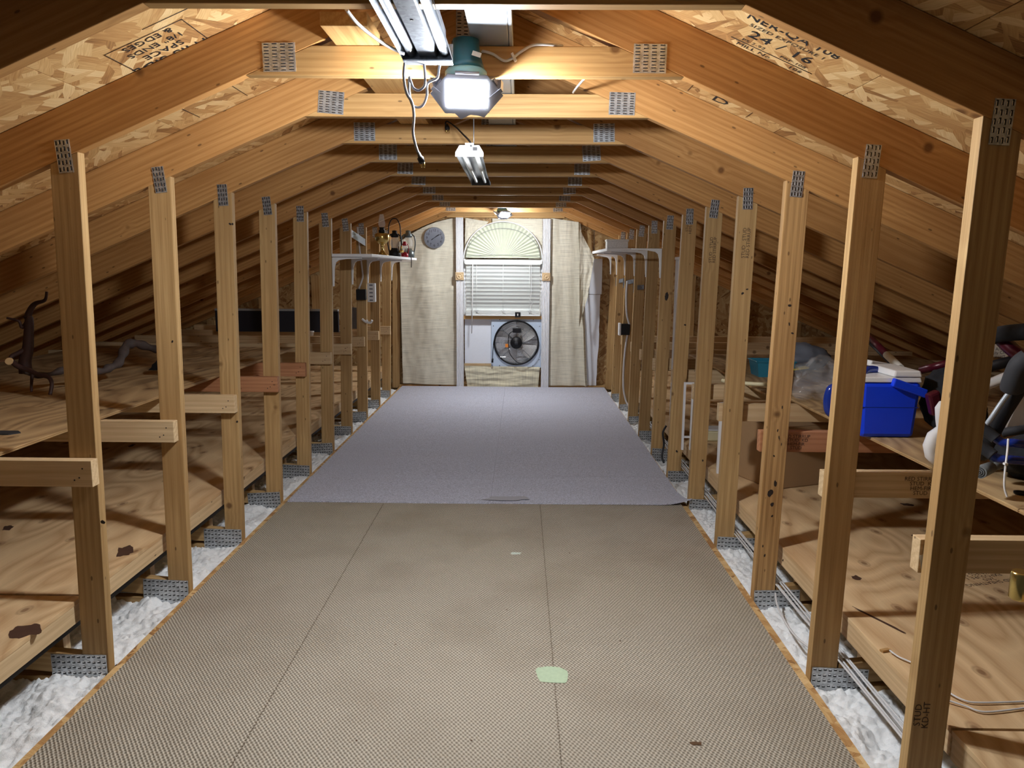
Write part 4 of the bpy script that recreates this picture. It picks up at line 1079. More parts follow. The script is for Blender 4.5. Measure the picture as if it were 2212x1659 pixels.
MB().box(0.735, 0.915, 6.40, 6.52, 1.525, 1.590).build('box_body', 'silver', sb, bevel=0.004)
MB().box(0.730, 0.920, 6.395, 6.525, 1.582, 1.600).build('lid', 'silver', sb, bevel=0.003)

# oil lamps on the left shelf
ZS = 1.4465
ol = thing('brass_oil_lamp', (-1.185, 6.4, ZS), 'brass oil lamp with a glass chimney on the left wall shelf', 'oil lamp')
MB().lathe([(0.052, 0), (0.052, 0.006), (0.035, 0.02), (0.014, 0.05), (0.012, 0.085), (0.022, 0.10)], (-1.185, 6.4, ZS), 24).build('foot', 'brass', ol)
MB().lathe([(0.022, 0.10), (0.05, 0.118), (0.060, 0.145), (0.062, 0.178), (0.052, 0.19), (0.02, 0.195)], (-1.185, 6.4, ZS), 28).build('font', 'brass', ol)
MB().lathe([(0.024, 0.195), (0.028, 0.215), (0.018, 0.225), (0.024, 0.24)], (-1.185, 6.4, ZS), 20).build('burner', 'black', ol)
MB().lathe([(0.018, 0.238), (0.030, 0.262), (0.026, 0.295), (0.018, 0.335), (0.017, 0.350)], (-1.185, 6.4, ZS), 20).build('chimney', 'clear', ol)
MB().cyl((-1.155, 6.4, ZS + 0.225), (-1.135, 6.38, ZS + 0.228), 0.006, n=8).build('wick_knob', 'brass', ol)
def lantern(x_, y_, label, mat, s=1.0, bail=True, name='lantern', glass='clear'):
    t = thing(name, (x_, y_, ZS), label, 'lantern')
    MB().lathe([(0.05 * s, 0), (0.055 * s, 0.01 * s), (0.055 * s, 0.05 * s), (0.035 * s, 0.065 * s), (0.03 * s, 0.08 * s)], (x_, y_, ZS), 20).build('fuel_tank', mat, t)
    MB().lathe([(0.028 * s, 0.08 * s), (0.042 * s, 0.11 * s), (0.042 * s, 0.14 * s), (0.026 * s, 0.175 * s)], (x_, y_, ZS), 18).build('globe', glass, t)
    MB().lathe([(0.026 * s, 0.175 * s), (0.036 * s, 0.18 * s), (0.036 * s, 0.20 * s), (0.022 * s, 0.215 * s), (0.022 * s, 0.235 * s), (0.0, 0.24 * s)], (x_, y_, ZS), 18).build('hood', mat, t)
    for sx in (-1, 1):
        MB().tube(spline([(x_ + sx * 0.05 * s, y_, ZS + 0.045 * s), (x_ + sx * 0.062 * s, y_, ZS + 0.12 * s), (x_ + sx * 0.055 * s, y_, ZS + 0.18 * s), (x_ + sx * 0.03 * s, y_, ZS + 0.205 * s)]), 0.006 * s, 8).build('side_tube', mat, t)
    if bail:
        MB().tube(spline([(x_ - 0.055 * s, y_, ZS + 0.16 * s), (x_ - 0.052 * s, y_, ZS + 0.27 * s), (x_ - 0.03 * s, y_, ZS + 0.33 * s), (x_, y_, ZS + 0.345 * s), (x_ + 0.03 * s, y_, ZS + 0.33 * s), (x_ + 0.052 * s, y_, ZS + 0.27 * s), (x_ + 0.055 * s, y_, ZS + 0.16 * s)]), 0.005 * s, 8).build('bail_handle', 'black', t)
    return t
ln = lantern(-1.155, 6.86, 'tall black lantern with a loop handle and brass valve on the left wall shelf', 'black', 1.0)
MB().tube([(-1.11, 6.82, ZS + 0.045), (-1.07, 6.80, ZS + 0.05)], 0.012, 10).build('brass_valve', 'brass', ln)
MB().tube([(-1.085, 6.81, ZS + 0.05), (-1.085, 6.81, ZS + 0.10)], 0.006, 10).build('brass_stem', 'brass', ln)
lantern(-1.105, 7.12, 'small red lantern between the two darker lanterns', 'red', 0.62, False)
lantern(-1.115, 7.42, 'grey green lantern nearest the curtain on the left wall shelf', 'greymetal', 1.12, False)
cord('hanging_chain', 'black', [(-1.058, 7.18, 1.449), (-1.052, 7.18, 1.440), (-1.051, 7.18, 1.40), (-1.053, 7.18, 1.35)], 0.004, 'short dark chain hanging off the left wall shelf', 'chain')

# electrical bits on the posts
ps = thing('outlet_strip', (-1.33, 6.5, 1.0), 'white outlet strip standing out from a left post', 'outlet strip')
a_ = P(794, 612, x=-1.335); b_ = P(794, 653, x=-1.335)
MB().box(-1.344, -1.275, a_.y + 0.02, a_.y + 0.07, b_.z, a_.z).build('strip_body', 'white_plastic', ps, bevel=0.004)
for i in range(5):
    zz = b_.z + (a_.z - b_.z) * (i + 0.5) / 5
    MB().box(-1.325, -1.295, a_.y + 0.0185, a_.y + 0.0205, zz - 0.006, zz + 0.006).build('socket', 'greycord', ps)
a_ = P(770, 625, y=6.54); b_ = P(791, 648, y=6.54)
o = MB().box(a_.x, b_.x, 6.515, 6.580, b_.z, a_.z).build('junction_box', 'black', label='black junction box between the left posts', cat='junction box', bevel=0.004)
cord('conduit', 'cord', [P(772, 490, y=6.565), P(776, 530, y=6.565), P(783, 590, y=6.565), P(782, 605, y=6.565), P(775, 624, y=6.55)], 0.008, 'white cable running down into the black box on the left')
a_, b_ = P(756, 502, y=6.02), P(789, 524, y=6.55)
mb = MB().obox((a_ + b_) / 2, (b_ - a_) / 2, (0.0, 0.002, 0.0), (0, 0, 0.030)).build('metal_strap', 'steel', label='grey metal strap across the left posts above the shelf', cat='strap')
o = thing('white_hook', P(795, 692, x=-1.33), 'white hook on a left post beside the grey panel', 'hook')
MB().tube(spline([P(782, 689, y=6.50), P(790, 695, y=6.50), P(800, 697, y=6.50), P(804, 692, y=6.49)]), 0.010, 8).build('hook_arm', 'white_plastic', o)
MB().tube([P(793, 692, y=6.52), P(793, 697, y=6.57)], 0.008, 8).build('hook_peg', 'white_plastic', o)
# right: box, conduit, straps
a_, b_ = P(1339, 700, y=7.12), P(1361, 724, y=7.12)
jb = thing('switch_box', ((a_.x + b_.x) / 2, 7.15, b_.z), 'black switch box with a white face between the right posts', 'switch box')
MB().box(a_.x + 0.015, b_.x, 7.13, 7.21, b_.z, a_.z).build('box_body', 'black', jb, bevel=0.004)
MB().box(a_.x - 0.004, a_.x + 0.014, 7.125, 7.215, b_.z - 0.006, a_.z + 0.006).build('cover', 'white_plastic', jb, bevel=0.003)
cord('conduit', 'cord', [P(1355, 608, y=7.13), P(1353, 640, y=7.13), P(1354, 678, y=7.13), P(1360, 702, y=7.14)], 0.009, 'white cable running down into the switch box on the right')
cord('conduit', 'cord', [P(1355, 724, y=7.12), P(1350, 760, y=7.11), P(1347, 800, y=7.11), P(1347, 840, y=7.10), P(1352, 865, y=7.08), P(1358, 876, y=7.05)], 0.009, 'white cable dropping from the switch box to the floor')
for i, (u0, v0, u1, v1, lb) in enumerate(((1331, 609, 1348, 605, 'farthest of three short metal straps on the right posts'), (1347, 612, 1369, 607, 'middle of three short metal straps on the right posts'), (1369, 622, 1391, 620, 'nearest of three short metal straps on the right posts'))):
    yy = (7.84, 7.22, 6.62)[i]
    a_, b_ = P(u0, v0, y=yy), P(u1, v1, y=yy - 0.1)
    st = thing('metal_strap', a_, lb, 'strap', 'short metal straps on the right posts')
    MB().obox((a_ + b_) / 2, (b_ - a_) / 2, (0, 0.0015, 0.0), (0, 0, 0.020)).build('strap_face', 'steel', st)
    MB().obox(a_ + Vector((0.0, 0, 0)), (0.006, 0, 0), (0, 0.002, 0), (0, 0, 0.045)).build('strap_tab', 'steel', st)

# ================================================================== LEFT SIDE THINGS
br = thing('driftwood_branch', (-2.2, 3.6, 0.75), 'twisted dark red branch lying on the left plywood shelf', 'branch')
def bpath(l, n=6): return spline([P(u, v, y=y) for u, v, y in l], n)
main = bpath([(345, 756, 4.25), (320, 750, 4.15), (295, 742, 4.05), (275, 745, 3.98), (265, 765, 3.90), (255, 785, 3.80), (235, 795, 3.72), (215, 802, 3.66), (150, 797, 3.55), (110, 808, 3.47), (70, 810, 3.42), (52, 800, 3.40)])
L = len(main)
MB().tube(main, [0.025 - 0.010 * abs(i / L - 0.25) * 2 + 0.004 * math.sin(i * 0.9) for i in range(L)], 10, 0).build('trunk', 'greybark', br)
up = bpath([(56, 806, 3.42), (54, 780, 3.42), (60, 755, 3.42), (62, 720, 3.42), (63, 690, 3.42), (60, 684, 3.42), (68, 665, 3.42), (78, 655, 3.42), (97, 648, 3.42), (101, 630, 3.42)])
MB().tube(up, [max(0.006, 0.030 - 0.026 * i / len(up)) for i in range(len(up))], 10).build('upright_stem', 'bark', br)
for l, r0, nm in (([(60, 690, 3.42), (48, 708, 3.41), (42, 695, 3.40), (30, 690, 3.40), (15, 687, 3.40)], 0.008, 'twig'),
                  ([(62, 750, 3.42), (45, 760, 3.40), (25, 770, 3.38), (22, 780, 3.37)], 0.013, 'twig'),
                  ([(22, 778, 3.37), (40, 792, 3.36), (62, 800, 3.36), (85, 810, 3.34), (105, 815, 3.32), (112, 830, 3.30), (108, 853, 3.28)], 0.013, 'fork'),
                  ([(70, 805, 3.40), (68, 830, 3.38), (68, 846, 3.36)], 0.008, 'fork')):
    p_ = bpath(l, 5); MB().tube(p_, [r0 * (1 - 0.4 * i / len(p_)) for i in range(len(p_))], 8).build(nm, 'bark', br)
MB().cyl(P(21, 779, y=3.36), P(19, 781, y=3.345), 0.016, n=12).build('cut_end', 'cut', br)
bk = P(338, 786, y=4.0)
zz = [0.0, 0.02, 0.05, 0.07, 0.10, 0.09]
MB().prism([bk + Vector((-0.05, 0, -0.036)), bk + Vector((0.06, 0, -0.036)), bk + Vector((0.06, 0, 0.05)), bk + Vector((0.01, 0, 0.03)), bk + Vector((-0.005, 0, 0.01)), bk + Vector((-0.025, 0, -0.005)), bk + Vector((-0.03, 0, -0.02))], (0, 0.03, 0)).build('charred_wood_scrap', 'black', label='jagged black scrap of wood beside the branch', cat='scrap')
q = P(8, 936, z=0.752)
MB().prism([(q.x - 0.25, q.y - 0.03, 0.7505), (q.x + 0.03, q.y - 0.02, 0.7505), (q.x + 0.055, q.y + 0.01, 0.7505), (q.x + 0.03, q.y + 0.035, 0.7505), (q.x - 0.25, q.y + 0.03, 0.7505)], (0, 0, 0.004)).build('grey_strip', 'foamgrey', label='dark grey strip with a pointed end on the left shelf', cat='strip')
# dark panel, grey panel
pn = thing('dark_panel', (-2.3, 7.05, 0.70), 'long dark navy panel with a white top edge behind the left posts', 'panel')
a_, b_ = P(466, 668, y=6.95), P(733, 735, y=6.95)
MB().box(a_.x, b_.x, 6.93, 6.965, 0.742, a_.z - 0.01).build('panel_face', 'navy', pn)
MB().box(a_.x, b_.x, 6.92, 6.97, a_.z - 0.01, a_.z + 0.008).build('top_edge', 'greypaint', pn)
a_, b_ = P(736, 664, y=7.35), P(791, 735, y=7.35)
MB().box(a_.x, b_.x, 7.33, 7.35, 0.742, a_.z).build('grey_fibreboard', 'greybag', label='light grey panel standing behind the left posts near the curtain', cat='panel')
cu = P(672, 724, y=6.62)
MB().lathe([(0.02, 0), (0.024, 0.03), (0.028, 0.031), (0.028, 0.04), (0.0, 0.042)], (cu.x, cu.y, 0.738), 16).build('white_cap_jar', 'white_plastic', label='tiny white capped jar in front of the dark panel', cat='jar')

# ================================================================== RIGHT SIDE THINGS
SH = 0.7155
# cooler
co = thing('cooler', (1.50, 2.95, SH), 'bright blue cooler with a white lid and swing handle', 'cooler')
f0, f1 = P(1862, 946, z=SH), P(1978, 946, z=SH)
cy0 = 2.80; x0, x1 = P(1858, 930, y=cy0).x, P(1975, 930, y=cy0).x
cy1 = cy0 + 0.20
zt = P(1900, 826, y=cy0).z
def tapered(x0, x1, y0, y1, z0, z1, g, nm, mat, parent, bv):
    vs = [(x0, y0, z0), (x1, y0, z0), (x1, y1, z0), (x0, y1, z0), (x0 - g, y0 - g, z1), (x1 + g, y0 - g, z1), (x1 + g, y1 + g, z1), (x0 - g, y1 + g, z1)]
    return MB().add(vs, [(0, 1, 2, 3), (4, 5, 6, 7), (0, 1, 5, 4), (1, 2, 6, 5), (2, 3, 7, 6), (3, 0, 4, 7)]).build(nm, mat, parent, bevel=bv)
zm = SH + (zt - SH) * 0.55
tapered(x0, x1, cy0, cy1, SH, zt, 0.010, 'body', 'blue', co, 0.016)
tapered(x0 - 0.0058, x1 + 0.0058, cy0 - 0.0058, cy1 + 0.0058, zm, zm + 0.0025, 0.0, 'seam_band', 'bluetube', co, 0.0)
tapered(x0 - 0.008, x1 + 0.010, cy0 - 0.008, cy1 + 0.010, zt + 0.0005, zt + 0.020, -0.004, 'white_rim', 'white_plastic', co, 0.004)
xm = x0 + (x1 - x0) * 0.52
tapered(xm, x1 + 0.010, cy0 - 0.008, cy1 + 0.010, zt + 0.021, zt + 0.046, -0.006, 'lid', 'white_plastic', co, 0.006)
a_, b_ = P(1930, 826, y=cy0 - 0.02), P(1998, 850, y=cy0 - 0.02)
MB().obox((a_ + b_) / 2, (b_ - a_) / 2 * 1.05, (0, 0.012, 0), (0.004, 0, 0.016)).build('handle_arm', 'blue', co, bevel=0.005)
MB().tube(spline([P(1862, 812, y=cy0 + 0.10), P(1872, 800, y=cy0 + 0.12), P(1892, 799, y=cy0 + 0.14), P(1915, 808, y=cy0 + 0.15)]), 0.016, 10).build('far_handle', 'bluetube', co)
o = MB().obox(P(1890, 786, y=3.12), (0.055, 0.02, -0.010), (0.01, -0.04, 0), (0.003, 0, 0.012)).build('white_foam_tray', 'white_plastic', label='white tray leaning on the back of the cooler', cat='tray', bevel=0.006)
cord('blue_hose', 'bluetube', [P(1808, 838, y=2.95), P(1795, 842, y=2.95), P(1789, 865, y=2.95), P(1791, 885, y=2.95), P(1798, 893, y=2.95)], 0.020, 'dark blue rounded handle left of the cooler', 'handle')
# maroon cane and white tape
cn = thing('maroon_cane', P(1940, 795, y=3.3), 'maroon cane with white tape leaning behind the cooler', 'cane')
MB().tube([P(1874, 722, y=3.7), P(1917, 768, y=3.35)], 0.015, 10).build('shaft', 'maroon', cn)
MB().tube([P(1915, 766, y=3.345), P(1945, 795, y=3.20)], 0.0165, 10).build('tape_wrap', 'paper', cn)
MB().tube([P(1874, 735, y=3.72), P(1925, 785, y=3.40)], 0.010, 10).build('second_tube', 'black', cn)
# bundle of black bags right of the cooler
def lump(name, label, cat, c, rx, ry, rz, mat, seed, parent=None, amp=0.25, n=18):
    c = Vector(c); floor_z = c.z - rz * 0.98
    def f(u, v):
        th, ph = 2 * math.pi * u, math.pi * v
        d_ = Vector((math.sin(ph) * math.cos(th), math.sin(ph) * math.sin(th), math.cos(ph)))
        k_ = 1 + amp * noise.noise(d_ * 1.7 + Vector((seed, seed, seed))) + amp * 0.4 * noise.noise(d_ * 4.5 + Vector((seed, 0, 0)))
        p_ = Vector((d_.x * rx, d_.y * ry, d_.z * rz)) * k_
        return c + Vector((p_.x, p_.y, max(p_.z, -rz * 0.98)))
    return MB().grid(f, n * 2, n).build(name, mat, parent, label=label, cat=cat)
lump('black_bag', 'black cloth bag slumped between the cooler and the nearest right post', 'bag', (1.70, 2.86, SH + 0.135), 0.12, 0.10, 0.135, 'blackcloth', 2)
lump('black_bag', 'black bag behind the nearest right post, under the aluminium tube', 'bag', (1.90, 2.55, SH + 0.13), 0.13, 0.13, 0.13, 'blackcloth', 9)
MB().tube([P(1990, 800, y=3.0), P(2050, 785, y=2.9)], 0.017, 10).build('maroon_tube', 'maroon', label='maroon tube lying on the black bag behind the post', cat='tube')
MB().obox(P(2018, 870, y=2.66), (0.02, 0.0, 0.01), (0, 0.02, 0), (-0.012, 0, 0.04)).build('maroon_case', 'maroon', label='small maroon case at the foot of the black bag', cat='case', bevel=0.01)
w0 = P(2003, 925, y=2.38)
sw = thing('white_basin', (w0.x + 0.06, 2.40, SH), 'white rounded plastic basin edge left of the nearest right post', 'basin')
MB().lathe([(0.055, 0.0), (0.075, 0.02), (0.085, 0.06), (0.075, 0.10), (0.05, 0.125), (0.055, 0.15), (0.06, 0.19), (0.05, 0.21), (0.0, 0.22)], (P(2060, 925, y=2.40).x, 2.40, SH), 28).build('basin_shell', 'white_plastic', sw)
# folded walker
wk = thing('folding_walker', (1.45, 2.15, SH), 'folded walker with blue tubes and grey foam grips at the right edge', 'walker')
def tubes(l, r, nm, mat, n=12): return MB().tube(spline([P(u, v, y=y) for u, v, y in l], 6), r, n).build(nm, mat, wk)
tubes([(2108, 912, 2.13), (2140, 938, 2.11), (2152, 948, 2.10)], 0.0165, 'foam_grip', 'foamgrey')
tubes([(2140, 938, 2.11), (2155, 950, 2.10), (2170, 957, 2.09), (2192, 957, 2.08), (2214, 960, 2.10)], 0.0125, 'blue_tube', 'bluetube')
tubes([(2105, 955, 2.07), (2135, 976, 2.05), (2146, 984, 2.04)], 0.0165, 'foam_grip', 'foamgrey')
tubes([(2134, 976, 2.05), (2150, 988, 2.04), (2168, 993, 2.03), (2182, 993, 2.03), (2214, 996, 2.05)], 0.0125, 'blue_tube', 'bluetube')
rf = MB().tube([P(2116, 1020, y=2.04), P(2140, 1010, y=2.09)], [0.0185, 0.0165], 20).build('rubber_foot', 'rubber', wk)
MB().tube([P(2138, 1011, y=2.09), P(2168, 1002, y=2.16)], 0.0125, 14).build('leg_end', 'rubber', wk)
a_ = P(2116, 1020, y=2.04); dirn = (a_ - P(2140, 1010, y=2.09)).normalized()
for r_ in (0.013, 0.008, 0.003):
    fr = frame_of(a_ + dirn * 0.0006, dirn.cross(Vector((0, 0, 1))), Vector((0, 0, 1)))
    MB().tube([fr @ Vector((r_ * math.cos(2 * math.pi * i / 20), r_ * math.sin(2 * math.pi * i / 20), 0)) for i in range(21)], 0.0011, 5).build('tread_ring', 'ink', rf)
tubes([(2224, 775, 2.02), (2205, 790, 2.03), (2190, 825, 2.05), (2186, 840, 2.06)], 0.030, 'hand_grip', 'foamgrey')
tubes([(2205, 835, 2.1), (2170, 890, 2.13), (2140, 945, 2.16), (2120, 985, 2.2)], 0.020, 'black_strut', 'black')
tubes([(2185, 842, 2.09), (2165, 868, 2.10), (2140, 905, 2.11), (2125, 925, 2.12)], 0.007, 'sticker_strut', 'greypaint')
tubes([(2130, 832, 2.35), (2165, 818, 2.30), (2195, 806, 2.26)], 0.0165, 'aluminium_tube', 'alu')
tubes([(2125, 735, 2.5), (2160, 722, 2.42), (2220, 716, 2.35)], 0.027, 'padded_backrest', 'blackcloth')
tubes([(2165, 735, 2.45), (2190, 758, 2.40), (2215, 778, 2.35)], 0.022, 'maroon_tube', 'maroon')
tubes([(2120, 798, 2.45), (2165, 785, 2.42), (2215, 775, 2.40)], 0.018, 'black_tube', 'black')
lump('seat_bag', None, None, (P(2222, 985, y=2.25).x, 2.25, SH + 0.068), 0.10, 0.10, 0.066, 'blackcloth', 5, wk)
tubes([(2165, 935, 2.22), (2195, 930, 2.2), (2225, 926, 2.2)], 0.014, 'seat_roll', 'foamgrey')
a_, b_ = P(2160, 940, y=2.35), P(2240, 800, y=2.35)
MB().prism([P(2168, 938, y=2.36), P(2225, 815, y=2.36), P(2260, 815, y=2.36), P(2260, 938, y=2.36)], (0, 0.02, 0)).build('pale_panel', 'foam', label='pale panel leaning behind the walker at the right edge', cat='panel')
MB().tube(spline([P(2178, 948, y=2.045), P(2176, 975, y=2.02), P(2173, 1000, y=2.00), P(2170, 1030, y=1.99), P(2170, 1055, y=1.985), P(2176, 1074, y=1.98)]), 0.0028, 6, flat=0.5).build('cable_tie', 'white_plastic', label='white cable tie hanging from the blue walker tubes', cat='cable tie')
q = P(2172, 1002, y=1.995); MB().box(q.x - 0.004, q.x + 0.004, 1.990, 2.0, q.z - 0.003, q.z + 0.003).build('tie_head', 'white_plastic', wk)
q = P(2205, 1067, z=SH)
MB().lathe([(0.018, 0), (0.019, 0.006), (0.013, 0.007), (0.012, 0.003), (0, 0.003)], (q.x, q.y, SH), 20).build('round_lens_cover', 'black', label='round black cap lying on the shelf at the right edge', cat='cap')
pp = thing('paper_note', P(2160, 770, y=2.62), 'white handwritten paper note behind the walker', 'paper')
pa = [P(2138, 742, y=2.62), P(2170, 746, y=2.62), P(2192, 764, y=2.62), P(2170, 772, y=2.62), P(2136, 770, y=2.62)]
MB().prism(pa, (0, 0.001, 0)).build('sheet', 'paper', pp)
text_mesh('handwriting', 'A/W\nKelly Chest\nInsert', 0.016, frame_of(P(2160, 762, y=2.617), (1, 0, 0.1), (0, 0, 1)), 'ink', pp)
# brass ended rod lying across the shelf edge
bt = thing('brass_ended_rod', (1.15, 1.40, 0.70), 'brass end cap poking in at the right edge of the picture', 'rod')
bp = P(2203, 1264, y=1.42)
MB().lathe([(0.0, 0.0), (0.014, 0.001), (0.018, 0.005), (0.018, 0.055), (0.016, 0.060)], bp + Vector((0.0, 0, -0.031)), 24).build('end_cap', 'brass', bt)
MB().box(bp.x + 0.006, bp.x + 0.05, 1.396, 1.42, bp.z - 0.026, bp.z + 0.022).build('brass_plate', 'brass', bt, bevel=0.003)
MB().tube([(bp.x + 0.04, 1.42, bp.z), (1.80, 1.46, SH + 0.02)], 0.014, 12).build('rod', 'brass', bt)
# teal basket, bags
bs = thing('teal_basket', (1.72, 4.5, SH), 'teal plastic basket behind the fourth right post', 'basket')
ba, bb = P(1640, 826, y=4.35), P(1712, 826, y=4.35)
bc = Vector(((ba.x + bb.x) / 2 + 0.01, 4.47, SH + 0.001)); br_ = (bb.x - ba.x) / 2
H_ = P(1640, 784, y=4.35).z - SH
def rect_ring(r, z, k=0.75): return [bc + Vector((r * a, r * k * b, z)) for a, b in ((-1, -1), (1, -1), (1, 1), (-1, 1))]
lo, hi = rect_ring(br_, 0), rect_ring(br_ * 1.16, H_)
lo2, hi2 = rect_ring(br_ - 0.003, 0.003), rect_ring(br_ * 1.16 - 0.003, H_)
MB().add(lo + hi + lo2 + hi2, [(0, 1, 2, 3), (8, 9, 10, 11)] + [(i, (i + 1) % 4, 4 + (i + 1) % 4, 4 + i) for i in range(4)] + [(8 + i, 12 + i, 12 + (i + 1) % 4, 8 + (i + 1) % 4) for i in range(4)] + [(4 + i, 4 + (i + 1) % 4, 12 + (i + 1) % 4, 12 + i) for i in range(4)]).build('basket_body', 'teal', bs)
MB().tube(rect_ring(br_ * 1.18, H_) + rect_ring(br_ * 1.18, H_)[:1], 0.005, 6, smooth=False).build('basket_rim', 'teal', bs)
lump('grey_bag', 'grey cloth bundle lying behind the teal basket', 'bag', (P(1728, 790, y=4.75).x, 4.75, SH + 0.090), 0.16, 0.12, 0.085, 'greybag', 4)
MB().obox(P(1722, 796, y=4.40), (0.06, 0, 0.008), (0, 0.03, 0), (0, 0, 0.004)).build('yellow_strip', 'yellow', label='thin yellow strip in front of the grey bundle', cat='strip')
pb = lump('plastic_bag', 'crumpled clear plastic bag on the right shelf', 'bag', (P(1765, 842, y=3.62).x + 0.02, 3.62, SH + 0.106), 0.14, 0.13, 0.105, 'film', 6, None, 0.5, 26)
cord('cream_pipe', 'cream', [P(1560, 822, y=4.1), P(1608, 828, y=3.98), P(1690, 832, y=3.88)], 0.011, 'cream plastic pipe lying along the support boards', 'pipe')
# cardboard box on the low deck
DT = 0.2125
cb_ = thing('cardboard_box', (1.45, 3.95, DT), 'brown cardboard box on the low right deck', 'box')
fr_ = frame_of((1.455, 3.955, DT), (0.93, 0.36, 0), (-0.36, 0.93, 0))
h_ = 0.33
bxm = MB().box(-0.19, 0.19, -0.15, 0.15, 0.001, h_)
place(bxm.mesh('carton', ['card'], None, 0.004), 'carton', fr_, cb_)
for s_ in (-1, 1):
    place(MB().box(-0.19, 0.19, 0.002 if s_ > 0 else -0.15, 0.15 if s_ > 0 else -0.002, h_ + 0.0005, h_ + 0.004).mesh('flap', ['card'], None, 0.001), 'flap', fr_, cb_)
place(MB().box(-0.19, 0.19, -0.022, 0.022, h_ + 0.0045, h_ + 0.005).mesh('tape', ['film']), 'tape', fr_, cb_)
# white plastic tub
tb = thing('white_tub', P(1545, 945, z=DT), 'cream plastic tub lying on its side on the low right deck', 'tub')
q = P(1535, 950, z=DT)
tapered(q.x - 0.06, q.x + 0.10, q.y - 0.05, q.y + 0.05, DT + 0.001, DT + 0.075, 0.010, 'tub_body', 'cream', tb, 0.012)
MB().box(q.x - 0.075, q.x + 0.115, q.y - 0.066, q.y + 0.066, DT + 0.076, DT + 0.084).build('tub_lip', 'white_plastic', tb, bevel=0.003)
# tall white panel between the right posts
wp = thing('white_door_panel', (1.12, 5.1, DT), 'tall narrow white panel standing behind the right posts', 'panel')
a_ = P(1463, 560, y=4.93)
MB().box(1.095, 1.118, 4.93, 5.30, DT + 0.001, a_.z).build('panel_leaf', 'white', wp, bevel=0.003)
MB().box(1.090, 1.123, 4.925, 5.305, a_.z + 0.0005, a_.z + 0.02).build('top_cap', 'white', wp, bevel=0.002)
fw = thing('open_stand', (1.25, 4.62, DT), 'small white open frame standing on the low right deck', 'stand')
a_, b_ = P(1478, 830, y=4.6), P(1496, 905, y=4.6)
for xx in (a_.x, b_.x - 0.012): MB().box(xx, xx + 0.012, 4.595, 4.612, DT + 0.001, a_.z).build('upright', 'white', fw)
MB().box(a_.x, b_.x, 4.594, 4.613, a_.z, a_.z + 0.012).build('rail', 'white', fw)
MB().box(a_.x + 0.013, b_.x - 0.013, 4.594, 4.613, DT + 0.08, DT + 0.09).build('rail', 'white', fw)
a_, b_ = P(1556, 872, y=4.05), P(1562, 912, y=4.05)
MB().box(a_.x, a_.x + 0.022, 4.05, 4.065, DT + 0.001, P(1558, 870, y=4.05).z).build('white_stick', 'white', label='short white stick standing behind the fourth right post', cat='stick')

# cables in the right gap
for i in range(5):
    dx = i * 0.0095
    pts = []
    for j in range(13):
        yy = 1.05 + j * 0.45
        pts.append((1.080 + dx + 0.0008 * math.sin(j * 1.3 + i), yy, 0.055 + 0.006 * math.sin(j * 0.8 + i * 1.7)))
    cord('house_cable', 'cord', pts, 0.0034, ('white house cable lying %s in the bundle along the right posts' % ('closest to the posts', 'second from the posts', 'in the middle', 'second from the deck', 'closest to the deck')[i]), 'cable', 'bundled cables along the right posts')
cord('house_cable', 'cord', [P(1675, 1282, y=2.90), P(1680, 1310, y=2.80), P(1700, 1350, y=2.62), P(1722, 1378, y=2.50), P(1748, 1398, y=2.42)], 0.0042, 'single white cable sagging over the insulation by the right posts', 'cable')
cord('twisted_wire', 'cord', [P(1922, 1405, z=0.222), P(1940, 1418, z=0.220), P(1962, 1428, z=0.219), P(2000, 1445, z=0.217)], 0.0026, 'white twisted wire on the right deck with a wood chip', 'wire')
cord('twisted_wire', 'cord', [P(2040, 1490, z=0.222), P(2080, 1512, z=0.219), P(2120, 1518, z=0.218), P(2225, 1515, z=0.217)], 0.0026, 'upper of two white twisted wires at the right edge', 'wire')
cord('twisted_wire', 'cord', [P(2040, 1510, z=0.222), P(2085, 1525, z=0.219), P(2130, 1538, z=0.218), P(2225, 1528, z=0.217)], 0.0026, 'lower of two white twisted wires at the right edge', 'wire')
q = P(1912, 1406, z=0.214); MB().obox((q.x, q.y, 0.2165), (0.014, 0.005, 0), (-0.003, 0.005, 0), (0, 0, 0.003)).build('wood_chip', 'tie', label='small wood chip on the right deck edge', cat='chip')
cord('black_wire', 'black', [P(1439, 920, y=4.35), P(1432, 935, y=4.33), P(1434, 960, y=4.32), P(1430, 985, y=4.30), P(1434, 1000, y=4.28)], 0.006, 'short black wire hanging between the right posts above the carpet', 'wire')

# printed stamps on sheathing, posts and deck
def on_roof(u, v, side):
    d_ = RM.transposed() @ Vector(((u - 1106) / FPX, (v - 829.5) / FPX, 1)); o_ = Vector((0, 0, CAM_H))
    n_ = Vector((side * SL, 0, 1)); p0 = Vector((XC, 0, z_roof(XC)))
    t_ = (p0 - o_).dot(n_) / d_.dot(n_); p_ = o_ + d_ * t_
    return p_ - n_.normalized() * 0.0005
cl = bpy.data.objects['ceiling_left']; cr = bpy.data.objects['ceiling_right']
dL = Vector((-1, 0, -SL)); dR = Vector((1, 0, -SL))
def stampL(u, v, body, size, w=1.0): text_mesh('sheathing_stamp', body, size, frame_of(on_roof(u, v, -1), dL, (0, 1, 0)), 'ink', cl, w)
def stampR(u, v, body, size, w=1.0): text_mesh('sheathing_stamp', body, size, frame_of(on_roof(u, v, 1), dR, (0, -1, 0)), 'ink', cr, w)
def block(par, base, dx, up, lines, box=None):
    """lines of print: (text, size, offset along dx, offset along up)"""
    dx = dx.normalized(); up = Vector(up)
    for body, size, a_, b_ in lines:
        text_mesh('sheathing_stamp', body, size, frame_of(base + dx * a_ + up * b_, dx, up), 'ink', par, 1.0)
    for x0, y0, x1, y1 in (box or []):
        MB().tube([base + dx * x0 + up * y0, base + dx * x1 + up * y1], 0.0009, 4).build('stamp_line', 'ink', par)
